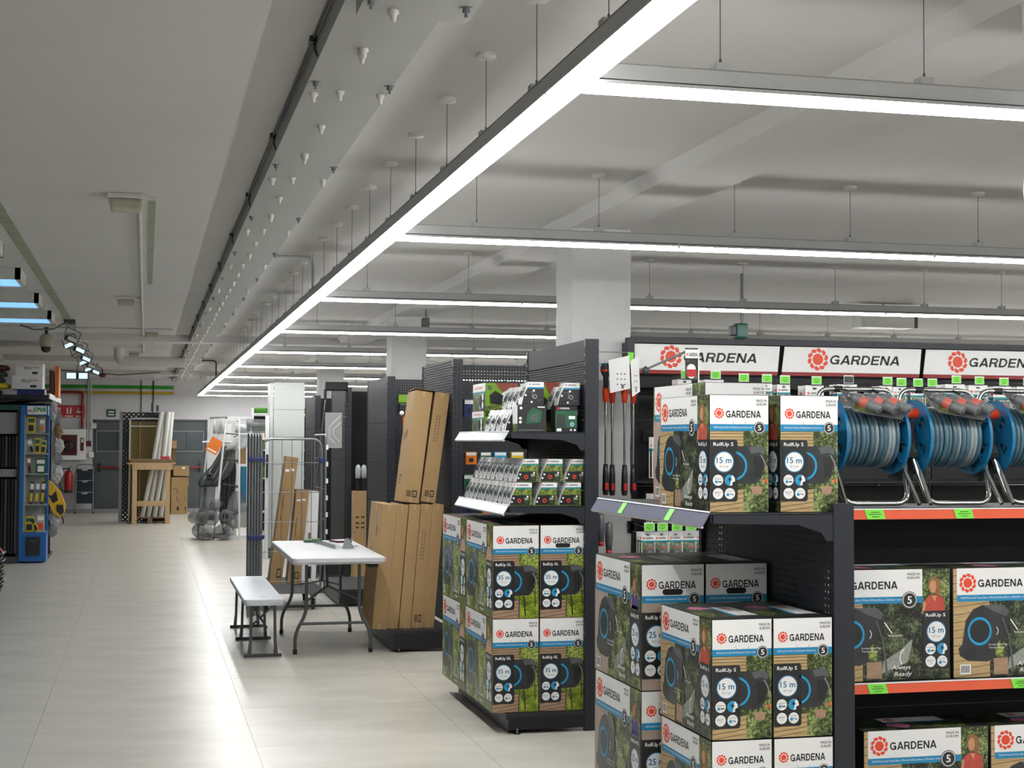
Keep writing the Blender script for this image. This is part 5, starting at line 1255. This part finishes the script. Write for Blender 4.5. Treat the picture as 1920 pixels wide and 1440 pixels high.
curtain([(1.40, 1.52, .78, 0), (1.32, 1.60, .62, -.03), (1.28, 1.66, .42, -.06), (1.30, 1.66, .26, -.05), (1.38, 1.60, .18, 0)], 'film_grey', 'clear grey film bulging at the lower right of the rack', 24.62, 4)
curtain([(1.08, 1.26, 1.94, 0), (1.08, 1.27, 1.82, 0), (1.09, 1.27, 1.72, 0)], 'film_white', 'pale translucent film under the top frame of the rack, left', 24.95, 5)
curtain([(1.48, 1.86, 1.70, 0), (1.40, 1.84, 1.60, -.02), (1.30, 1.64, 1.50, -.03), (1.26, 1.50, 1.45, 0)], 'film_white', 'pale translucent film pulled out towards the cage grids', 24.66, 6)
def froll(label, x, y, z, r, L, m, axis='y', yaw=0., cat='roll', tilt=0.):
    t = MB().lathe([(r * .45, 0), (r, .0), (r * 1.01, L * .3), (r * .98, L * .7), (r, L), (r * .45, L), (r * .45, 0)], (0, 0, 0), m, 20, axis)
    o = t.build('film_roll', None, (x, y, z)); o.rotation_euler = (tilt, 0, yaw); return tag(o, label, cat)
froll('roll of dark film on the left arm of the rack', 1.02, 24.62, 1.03, .055, .42, 'charcoal_plastic')
froll('roll of pale film lying at the top of the rack', 1.42, 24.6, 1.80, .07, .9, 'film_white', 'x')
froll('fat grey film roll sticking out at the top right of the rack', 1.60, 24.5, 1.86, .095, .42, 'film_grey', 'x')
for k, (x, y, z, r) in enumerate(((.98, 24.30, .125, .12), (1.22, 24.32, .135, .13), (1.05, 24.35, .36, .125), (1.27, 24.38, .38, .11), (.90, 24.5, .33, .1), (1.10, 24.42, .56, .09))):
    froll('clear film roll in the pile at the rack foot, %s' % ('bottom left', 'bottom right', 'middle', 'right of the middle', 'left one behind', 'topmost')[k], x, y, z, r, .7, 'film_grey', yaw=.15 * (-1) ** k)
tag(MB().prism([(0, 0), (.2, 0), (.2, .24), (0, .24)], 0, .05, 'orange_card', 'xz').box(.02, .18, -.001, 0, .03, .05, 'box_white').build('orange_box', None, (.94, 24.5, 1.46)), 'tilted orange box hanging left of the white rack', 'box').rotation_euler = (0, .5, 0)
tag(MB().bbox(-.08, .08, -.06, .06, 0, .14, 'dark_red', .02).build('red_bundle', None, (1.14, 25.0, .86)), 'dark red bundle behind the film of the rack', 'bundle')
tag(MB().bbox(0, .09, 0, .2, 0, .60, 'ring_blue_dark', .004).build('blue_board', None, (1.53, 24.7, .58)), 'blue board standing inside the white rack', 'board')
tag(MB().bbox(0, .12, 0, .3, 0, .30, 'cardboard', .004).build('small_carton', None, (1.50, 24.9, 1.22)), 'small brown carton on the white rack right side', 'box')
tag(MB().bbox(0, .1, 0, .3, 0, .36, 'box_white', .004).build('white_box', None, (1.27, 24.9, .05)), 'white box low inside the white rack', 'box')
# white shelving with rolls of turf behind
t = thing('shelving_unit', 'white shelving with green turf on top behind the rack', 'shelving', (1.84, 26.6, 0))
for x in (0, 1.2): MB().bbox(x - .02, x + .02, 0, .04, 0, 2.18, 'white_paint_metal', .003).build('upright', t)
for z in (.35, .95, 1.45, 2.09): MB().bbox(0, 1.2, 0, .5, z - .025, z, 'white_paint_metal', .003).build('shelf', t)
MB().box(0, 1.2, .5, .51, 0, 2.05, 'anthracite_dark').build('back_panel', t)
for k, (z, h) in enumerate(((2.092, .10), (1.452, .16), (.952, .2))): tag(MB().bbox(.03, 1.0, .02, .45, 0, h, 'turf_green', .03).build('turf_mat', None, (1.84, 26.6, z)), 'green artificial turf mat on the white shelving, %s' % ('on top', 'upper shelf', 'lower shelf')[k], 'turf')
tag(MB().prism([(0, 0), (.35, 0), (.35, .12)], 0, .3, 'charcoal_plastic', 'xz').build('dark_wedge', None, (2.25, 26.65, 2.193)), 'dark sloping pack on the green turf on top of the white shelving', 'package')
tag(MB().bbox(0, .2, 0, .2, 0, .25, 'box_white', .004).box(.05, .15, -.002, 0, .05, .2, 'orange_card').build('white_box', None, (2.0, 26.62, 1.62)), 'white and orange box on the white shelving', 'box')

# ------------------------------------------------------------------ timber trestle with planks, panels and rolls
Y = 29.4
t = thing('timber_trestle', 'raw pine trestle table loaded with planks near the far doors', 'table', (.12, Y, 0))
for x in (-.31, .31):
    for y in (0, .55): MB().bbox(x - .045, x + .045, y - .03, y + .03, 0, 1.08, 'wood_pine', .004).build('leg', t)
MB().bbox(-.265, .265, -.02, .02, .34, .44, 'wood_pine', .004).build('stretcher', t)
MB().bbox(-.36, .40, -.05, .0, 1.04, 1.14, 'wood_pine', .004).bbox(-.36, .40, .55, .60, 1.04, 1.14, 'wood_pine', .004).build('top_rail', t)
rp = random.Random(9)
for r in range(3):
    for c in range(3):
        x0 = -.44 + rp.uniform(-.03, .05); x1 = .36 + rp.uniform(-.03, .12)
        o = MB().bbox(x0, x1, 0, .18, 0, .032, 'wood_plank' if r else 'wood_pine', .003).build('plank', None, (.12, Y - .05 + c * .2, 1.141 + r * .034))
        tag(o, 'rough plank on the timber trestle, %s layer, %s row' % (('bottom', 'middle', 'top')[r], ('front', 'middle', 'back')[c]), 'plank', 'planks on the timber trestle')
tag(MB().bbox(0, .16, 0, .1, 0, .05, 'sign_red', .005).build('red_pack', None, (.30, Y - .06, 1.055 + .19)), 'small red pack at the right end of the planks', 'package')
for k, x in enumerate((-.33, .12)):
    tag(MB().box(0, .9 if k == 0 else .50, 0, .004, 0, 2.16, 'perforated_black').build('metal_sheet', None, (-.45 + (.0 if k == 0 else .42), Y + .9 + .05 * k, .0)), 'tall black perforated sheet leaning behind the trestle, %s' % ('wide left one' if k == 0 else 'right one'), 'panel')
tag(MB().box(-.03, .03, 0, .02, 0, 2.17, 'galvanised').build('perforated_strip', None, (-.47, Y + .86, .0)), 'grey perforated edge strip left of the black sheet', 'strip')
t = thing('tube_stand', 'white tube frame standing in front of the bamboo mesh', 'frame', (-.30, Y + .66, 0))
MB().tube(bend([(0, 0, 0), (0, 0, 2.03), (.72, 0, 2.03), (.72, 0, 0)], .06, 4), .014, 'roll_white', 8).cyl((0, 0, 1.88), (.72, 0, 1.88), .011, 'roll_white', 8).build('tube_frame', t)
t = thing('bamboo_screen', 'yellowish bamboo lattice screen behind the white rolls', 'screen', (-.28, Y + .74, 0))
MB().box(0, .70, 0, .006, .05, 1.97, 'mesh_bamboo').build('lattice', t); MB().box(0, .70, .02, .03, .05, 1.97, 'anthracite_dark').build('backing', t)
for x in (.0, .17, .70): MB().cyl((x, -.01, .05), (x, -.01, 1.97), .014, 'bamboo', 8).build('cane', t)
for k in range(4):
    a = MB().tube([(-.16 + .115 * k, 0, .06), (.02 + .095 * k, .04 + .04 * (k % 2), 1.0), (.18 + .065 * k, .06 + .09 * (k % 2), 2.1)], .046, 'roll_white', 12)
    a.tube([(-.16 + .115 * k, -.0, .058), (-.16 + .115 * k, 0, .062)], .02, 'charcoal_plastic', 8)
    tag(a.build('white_roll', None, (.12, Y + .28, .06)), 'tall white film wrapped roll leaning to the right, %s of four' % ('leftmost', 'second', 'third', 'rightmost')[k], 'roll', 'tall white rolls')
t = thing('pallet', 'low wooden pallet under the white rolls', 'pallet', (-.25, Y + .02, 0))
for k in range(4): MB().bbox(.0, .72, .1 + k * .17, .21 + k * .17, .10, .118, 'wood_plank', .002).build('board', t)
for x in (0, .31, .63): MB().bbox(x, x + .09, .08, .74, .0, .10, 'wood_plank', .003).build('block', t)
for k, (x, w, h, z, y) in enumerate(((.56, .24, .80, 0, 33.2), (.80, .11, .80, 0, 33.25), (.60, .34, .22, .83, 33.2), (.70, .24, .30, .60, 33.55), (.53, .14, .17, 1.43, 33.4))):
    mb = MB().bbox(0, w, 0, .3, 0, h, 'cardboard', .004); f = Face(mb, (0, 0, 0), (w, 0, 0), (0, 0, h))
    if k < 2: f.ring(.35, .62, .22, .27, 'ink_black', 1, -70, 150, 10); f.p([(.4, .5), (.47, .48), (.67, .35), (.6, .34)], 'ink_black', 1); f.rect(.5, .1, .7, .2, 'ink_black', 1)
    if k == 2: f.rect(.55, .7, .75, .9, 'box_white', 1)
    if z and k in (3, 4): mb.box(.02, w - .02, .05, .28, -z, 0, 'cardboard_dark')
    tag(mb.build('brown_carton', None, (x, y, z)), 'brown carton by the right grey door, %s' % ('tall wide one with round black print', 'tall narrow one', 'flat one with white label on top', 'square one behind', 'small one high on a stack')[k], 'box')

# ------------------------------------------------------------------ things on the far wall
W0 = 33.995
def sign(name, x0, x1, z0, z1, m, draw, label, cat='sign'):
    mb = MB().box(x0, x1, W0 - .01, W0, z0, z1, m); draw(Face(mb, (x0, W0 - .01, z0), (x1 - x0, 0, 0), (0, 0, z1 - z0))); return tag(mb.build(name), label, cat)
def dr1(f): f.ring(.45, .62, .12, .2, 'pictogram', 1, 0, 360, 10); f.rect(.6, .3, .7, .8, 'pictogram', 1); f.rect(.1, .06, .9, .16, 'pictogram', 1)
def dr2(f): f.rect(.25, .3, .42, .8, 'pictogram', 1); f.p([(.55, .3), (.7, .3), (.78, .6), (.66, .9), (.56, .6)], 'pictogram', 1); f.rect(.1, .06, .9, .16, 'pictogram', 1)
def dr3(f): f.rect(.2, .35, .7, .55, 'pictogram', 1); f.p([(.2, .6), (.5, .8), (.55, .75), (.3, .58)], 'pictogram', 1); f.rect(.1, .06, .9, .16, 'pictogram', 1)
for k, d in enumerate((dr1, dr2, dr3)): sign('fire_sign', -1.97 + k * .225, -1.755 + k * .225, 2.10, 2.37, 'sign_red', d, 'red fire safety sign with pale pictogram, %s of the three' % ('left', 'middle', 'right')[k])
def drx(f): f.rect(.2, .55, .8, .75, 'pictogram', 1); f.rect(.15, .2, .85, .38, 'pictogram', 1)
sign('exit_sign', -.84, -.645, 2.12, 2.29, 'sign_green', drx, 'dark green exit sign above the left grey door')
t = thing('fire_hose_cabinet', 'white fire hose cabinet with dark red window on the far wall', 'cabinet', (-1.90, W0, 1.17))
MB().bbox(0, .63, -.16, 0, 0, .67, 'box_white', .006).build('body', t); MB().bbox(.06, .45, -.17, -.16, .10, .55, 'dark_red', .004).build('window', t)
MB().lathe([(.05, -.012), (.11, -.012), (.12, 0), (.05, 0)], (.25, -.172, .31), 'black_plastic', 20, 'y').build('hose_reel', t); MB().bbox(.52, .59, -.172, -.16, .2, .48, 'dark_red', .004).box(.535, .575, -.174, -.172, .38, .46, 'box_white').build('call_point', t)
t = thing('fire_extinguisher', 'red fire extinguisher standing by the step ladder', 'fire extinguisher', (-1.62, 33.84, .46))
MB().lathe([(0, .0), (.08, .0), (.085, .02), (.085, .40), (.06, .46), (.025, .49), (0, .49)], (0, 0, 0), 'fire_red', 18).build('cylinder', t); MB().cyl((0, 0, .49), (0, 0, .54), .02, 'black_plastic', 8).beam((0, -.02, .55), (.08, -.02, .58), .015, .012, 'chrome').build('valve', t)
MB().tube(bend([(0, 0, .52), (-.14, 0, .52), (-.20, 0, .30), (-.16, 0, .06), (-.10, 0, .04)], .08, 5), .012, 'black_plastic', 6).build('hose', t); MB().lathe([(.086, 0), (.09, .0), (.09, .05), (.086, .05)], (0, 0, .0), 'black_plastic', 18).build('foot_ring', t); MB().box(-.03, .03, .085, .15, .2, .24, 'cable_steel').build('bracket', t)
t = thing('step_ladder', 'folding step ladder with three navy steps by the left door', 'ladder', (-1.47, 33.72, 0))
MB().tube(bend([(0, .0, 0), (.02, .1, 1.07), (.36, .1, 1.07), (.38, .0, 0)], .08, 5), .013, 'galvanised', 8).build('frame', t)
for k in range(3): MB().prism([(.025, .0), (.36, .0), (.36, .24), (.27, .24), (.24, .20), (.145, .20), (.115, .24), (.025, .24)], 0, .03, 'navy_plastic', 'xz').build('step', t, (0, .03 + .02 * k, .22 + .255 * k))
for x in (0, .38): MB().tube([(x, .0, .0), (x, .0, .04)], .018, 'black_plastic', 8).build('foot', t)
o = MB().tube(bend([(-2.6, 33.94, 2.655), (-1.35, 33.94, 2.655), (-1.35, 33.94, 1.86)], .06, 5), .032, 'pipe_red', 10).build('red_pipe'); tag(o, 'red water pipe running along the wall and down to the hose cabinet', 'pipe')
for k, x in enumerate((-1.24, -1.17, -1.20)): tag(MB().cyl((x, 33.97, 1.5 + .1 * k), (x, 33.97, 2.93), .012, 'panel_grey_paint', 6).build('wall_conduit'), 'thin white conduit down the far wall, %s beside the red pipe' % ('nearest', 'second', 'third')[k], 'pipe')
for k, (x, z) in enumerate(((-1.26, 1.47), (-1.20, 1.22), (-1.17, 1.86))): tag(MB().bbox(x, x + (.10 if k < 2 else .12), 33.93, 33.993, z, z + .12, ('dark_red', 'box_white', 'panel_grey_paint')[k], .005).build('wall_switch'), ('small dark red alarm button left of the door', 'small white switch box below the alarm button', 'grey junction box on the conduits')[k], 'switch')
for k, x in enumerate((-.10, .16)): tag(MB().cyl((x, 33.98, 2.0), (x, 33.98, 2.93), .010 + .004 * k, 'black_plastic', 6).build('wall_cable'), 'dark vertical cable above the perforated sheet, %s' % ('thin' if k == 0 else 'thick'), 'cable')
for k, (x, z, h) in enumerate(((.10, 2.18, .16), (.20, 2.18, .12))): tag(MB().bbox(x, x + .05, 30.3, 30.33, z, z + h, 'charcoal_plastic', .004).build('dark_rod'), 'dark post end rising above the perforated sheet, %s' % ('taller' if k == 0 else 'shorter'), 'rod')

# ------------------------------------------------------------------ left side: blue display tower and dark gondola
t = thing('display_tower', 'blue display tower with glass-fronted shelves and a shop name plate', 'display', (-1.585, 20.3, 0))
MB().bbox(0, .345, 0, .40, .02, .40, 'tower_blue', .006).build('base', t)
MB().bbox(0, .055, 0, .40, .40, 2.055, 'tower_blue', .004).build('side_panel', t); MB().bbox(.315, .345, .32, .40, .40, 2.055, 'tower_blue', .004).build('side_panel', t)
MB().bbox(.055, .345, 0, .40, 1.925, 2.055, 'tower_blue', .004).build('header', t); MB().box(.055, .315, .38, .40, .40, 1.925, 'tower_inner').build('back_panel', t); MB().box(.055, .065, 0.01, .38, .40, 1.925, 'tower_inner').build('inner_side', t)
for z in (.402, .76, 1.16, 1.425, 1.69): MB().bbox(.06, .335, .01, .38, z - .012, z, 'tower_inner', .002).build('shelf', t)
MB().bbox(.10, .27, -.03, .0, .10, .34, 'black_plastic', .006).prism([(.14, .30), (.24, .30), (.22, .27), (.19, .26), (.16, .27)], -.0312, -.0305, 'charcoal_plastic', 'xz').build('leaflet_pocket', t)
m = MB().box(.085, .325, -.004, 0, 1.935, 2.045, 'box_white'); f = Face(m, (.085, -.004, 1.935), (.24, 0, 0), (0, 0, .11)); f.text('EAS', .04, .25, .28, .6, 'sign_red', 1, .03, .2); f.text('JOMAR', .30, .15, .97, .85, 'stripe_green', 1, .03); m.build('name_plate', t)
for k in range(9): MB().box(-.002, 0, .03, .05, .5 + k * .17, .54 + k * .17, 'box_white').build('edge_mark', t)
def pouch(x, z, w, h, m, label, dy=.03, lean=0., cm='black_plastic'):
    o = MB().bbox(-w / 2, w / 2, 0, .03, 0, h, m, .004).bbox(-w * .32, w * .32, -.014, 0, h * .12, h * .5, cm, .004).box(-w * .4, w * .4, -.002, 0, h * .65, h * .9, 'box_white' if m != 'card_yellow' else 'card_green')
    o = o.build('tool_pack', None, (-1.585 + x, 20.3 + dy, z)); o.rotation_euler = (0, lean, 0); return tag(o, label, 'package', 'packs in the blue display tower')
pouch(.135, 1.692, .10, .21, 'card_yellow', 'yellow tool pack on the top shelf of the blue tower, left'); pouch(.27, 1.70, .07, .18, 'film_white', 'clear pack on the top shelf of the blue tower, right', cm='orange_card')
pouch(.16, 1.427, .06, .19, 'film_white', 'leaning clear pack on the second shelf of the blue tower', lean=-.3); pouch(.215, 1.427, .07, .20, 'card_yellow', 'yellow pack in the middle of the second shelf'); pouch(.285, 1.427, .06, .17, 'card_yellow', 'small yellow pack at the right of the second shelf', lean=.1)
pouch(.13, 1.162, .05, .22, 'wood_plank', 'brown narrow pack on the third shelf of the blue tower', lean=-.1); pouch(.26, 1.162, .12, .20, 'card_green', 'dark green pack with white label on the third shelf', cm='box_white')
for k in range(3): pouch(.14 + .07 * k, .762, .055, .30, 'film_grey' if k % 2 else 'charcoal_plastic', 'slim tall pack on the fourth shelf of the blue tower, %s' % ORD[k], lean=.08, cm='card_yellow')
pouch(.13, .404, .11, .20, 'card_yellow', 'bright yellow box on the bottom shelf of the blue tower'); pouch(.23, .404, .05, .19, 'card_yellow', 'yellow leaning card on the bottom shelf', lean=-.35); pouch(.265, .404, .10, .22, 'film_white', 'clear bag on the bottom shelf of the blue tower', dy=.12, cm='logo_orange')
# gondola left of the tower with hanging black goods
t = thing('shelving_unit', 'dark shelving on the left with black goods hanging, left of the blue tower', 'shelving', (-3.4, 20.55, 0))
MB().box(0, 1.80, .30, .32, 0, 2.05, 'anthracite_dark').build('back_panel', t); MB().bbox(0, 1.80, -.28, .30, 0, .09, 'charcoal_plastic', .004).build('base', t); MB().bbox(0, 1.80, -.26, -.23, 1.99, 2.06, 'sign_green', .004).build('header_rail', t)
for z in (1.68, 1.12): MB().box(0, 1.80, -.2, .3, z, z + (.28 if z > 1.5 else .10), 'side_grey_paint').build('display_card', t)
for x in (0, 1.80): MB().bbox(x - .02, x + .02, -.25, .3, 0, 2.06, 'anthracite_dark', .004).build('upright', t)
rp = random.Random(11)
n = 0
for r, (z0, z1) in enumerate(((1.24, 1.66), (.12, 1.10))):
    for k in range(9):
        x = -1.64 - k * .042
        vs = [(0, z1 - z0), (.028, z1 - z0 - .02), (.03, .02), (.0, 0)]
        o = MB().prism(vs, 0, .34, 'fabric_black' if k % 3 else 'fabric_grey', 'xz').build('hanging_cover', None, (x, 20.3, z0)); tag(o, 'black hanging cover, %s row, %s from the blue tower' % (('upper', 'lower')[r], ORD[k]), 'cover', 'black covers hanging left of the blue tower')
# storage shelf above with boxes
t = thing('storage_shelf', 'dark storage shelf above the blue tower carrying boxes and bags', 'shelf', (-3.4, 19.9, 2.13))
MB().bbox(0, 2.19, 0, 2.6, 0, .05, 'anthracite_dark', .004).build('board', t); MB().bbox(2.19, 2.205, 0, 2.6, .0, .07, 'box_white', .003).build('edge_strip', t)
for y in (.1, 1.3, 2.5): MB().prism([(0, 0), (0, -.25), (2.0, 0)], y, y + .03, 'anthracite_dark', 'xz').build('bracket', t)
ZB = 2.182
def bx(name, x, y, z, w, d, h, m, label, txt=False, cat='box'):
    mb = MB().bbox(0, w, 0, d, 0, h, m, .004)
    if txt:
        f = Face(mb, (0, 0, 0), (w, 0, 0), (0, 0, h)); f.rect(.3, .62, .45, .68, 'ink_black', 1); f.rect(.48, .62, .85, .67, 'sign_red', 1); f.rect(.3, .5, .6, .54, 'ink_black', 1); f.rect(.6, .12, .8, .3, 'ink_black', 1)
    return tag(mb.build(name, None, (x, y, z)), label, cat)
bx('white_box', -1.65, 20.25, ZB + .26, .34, .4, .16, 'box_white', 'upper white box with red lettering on the storage shelf', True); bx('white_box', -1.69, 20.2, ZB + .08, .38, .45, .178, 'box_white', 'lower white box with red lettering on the storage shelf', True); bx('blue_box', -1.62, 20.15, ZB, .34, .4, .078, 'navy_clip', 'flat navy box under the white boxes')
bx('orange_board', -1.20, 21.0, ZB, .05, .4, .42, 'orange_card', 'upright orange board at the end of the storage shelf', cat='board'); bx('red_board', -1.27, 20.9, ZB, .05, .4, .36, 'dark_red', 'upright red board beside the orange one', cat='board')
for k in range(5):
    w = rp.uniform(.35, .6)
    tag(MB().lathe([(0, 0), (w / 2, .01), (w / 2 * 1.03, .045), (w / 2 * .9, .075), (0, .08)], (0, 0, 0), ('fabric_black', 'charcoal_plastic', 'card_yellow', 'fabric_grey', 'dark_red')[k % 5], 14).build('folded_bag', None, (-2.05 + .02 * k, 20.35, ZB + .078 * ((0, 2, 1, 3, 4)[k]))), '%s folded bag on the storage shelf' % ('black, lowest', 'charcoal, third', 'yellow, second', 'grey, fourth', 'dark red, topmost')[k], 'bag')
# hanging bags and yellow case right of the tower
def crumple(name, label, x, y, z, w, h, m, seed, cat='bag'):
    rnd = random.Random(seed); mb = MB(); vs = []; N = 10; K = 7
    for j in range(K + 1):
        t_ = j / K; r = w / 2 * (math.sin(PI * min(1, t_ * .9 + .08)) ** .7)
        for i in range(N): a = 2 * PI * i / N; q = r * rnd.uniform(.65, 1.15); vs.append((q * math.cos(a), q * .6 * math.sin(a), -h * t_))
    fs = [(j * N + i, j * N + (i + 1) % N, (j + 1) * N + (i + 1) % N, (j + 1) * N + i) for j in range(K) for i in range(N)] + [tuple(range(N))[::-1], tuple(range(K * N, K * N + N))]
    mb.add(vs, fs, m, False).cyl((0, 0, 0), (0, .0, .03), .004, 'galvanised', 6)
    return tag(mb.build(name, None, (x, y, z)), label, cat)
for k, (x, z, w, h, m) in enumerate(((-1.20, 2.13, .12, .30, 'film_white'), (-1.14, 2.0, .10, .3, 'film_grey'), (-1.13, 1.83, .12, .22, 'wood_plank'), (-1.12, 1.62, .13, .2, 'film_white'), (-1.13, 1.44, .13, .2, 'film_grey'), (-1.14, 1.27, .14, .25, 'film_white'), (-1.17, .66, .16, .22, 'film_white'), (-1.19, .50, .14, .2, 'film_grey'))):
    crumple('plastic_pouch', 'crumpled plastic pouch hanging right of the blue tower, %s from the top' % ORD[k], x, 20.75, z, w, h, m, k)
t = thing('side_display', 'dark shelf end behind the hanging pouches and the yellow case', 'shelving', (-3.2, 21.3, 0))
MB().bbox(0, 1.95, 0, .08, .05, 2.1, 'anthracite_dark', .004).build('panel', t); MB().bbox(0, 1.95, -.3, .5, 0, .05, 'anthracite_dark', .004).build('base', t)
for z in (.7, .95, 1.3, 1.5, 1.65, 1.85, 2.05): MB().cyl((2.03, 0, z), (2.06, -.58, z), .004, 'galvanised', 5).build('hook', t)
t = thing('yellow_case', 'yellow shoulder case with black patches hanging right of the blue tower', 'bag', (-1.13, 20.72, .62), rot=(0, -.22, 0))
mb = MB()
P = [(-.10, .50), (.0, .45), (.10, .28), (.13, .10), (.10, .0), (.03, -.06), (-.04, .02), (-.10, .25)]
mb.prism([(a * .97, b) for a, b in P], -.05, .05, 'bag_yellow', 'xz').prism(P, -.035, .035, 'bag_yellow', 'xz'); mb.build('shell', t)
MB().prism([(-.06, .28), (-.02, .25), (.05, .30), (.05, .17), (-.02, .15)], -.054, -.05, 'black_plastic', 'xz').prism([(.02, .12), (.10, .10), (.09, .0), (.04, -.03), (.0, .04)], -.054, -.05, 'black_plastic', 'xz').build('patch', t); MB().tube([(.05, -.03, .02), (.06, -.05, -.12), (.04, -.03, -.14)], .01, 'black_plastic', 6).tube([(-.09, 0, .5), (-.08, .0, .56), (-.04, 0, .47)], .006, 'black_plastic', 6).build('strap', t)
# stacked shopping baskets at the left edge
for k in range(5):
    t = thing('shopping_basket', 'black slatted shopping basket in the stack at the left edge, %s' % ('lowest', 'second', 'third', 'fourth', 'topmost')[k], 'basket', (-1.60, 15.45, .002 + .075 * k), group='stacked baskets at the left edge')
    mb = MB(); N = 8
    for j in range(4):
        z = .02 + j * .055; e = .19 + .022 * j; d = .13 + .018 * j
        mb.tube(bend([(-e, -d, z), (e, -d, z), (e, d, z), (-e, d, z), (-e, -d, z)], .04, 3), .009 if j < 3 else .015, 'black_plastic', 5)
    for i in range(7):
        for s in (-1, 1): a = -1 + 2 * i / 6; mb.cyl((a * .18, s * .125, .01), (a * .25, s * .185, .19), .005, 'black_plastic', 4)
    for i in range(5):
        for s in (-1, 1): a = -1 + 2 * i / 4; mb.cyl((s * .185, a * .12, .01), (s * .255, a * .17, .19), .005, 'black_plastic', 4)
    mb.box(-.18, .18, -.12, .12, 0, .01, 'black_plastic').build('basket', t)
    if k == 4: MB().tube(bend([(-.24, -.1, .2), (-.2, -.1, .27), (.2, -.1, .27), (.26, -.1, .19)], .05, 4), .012, 'sign_red', 8).build('handle', t)
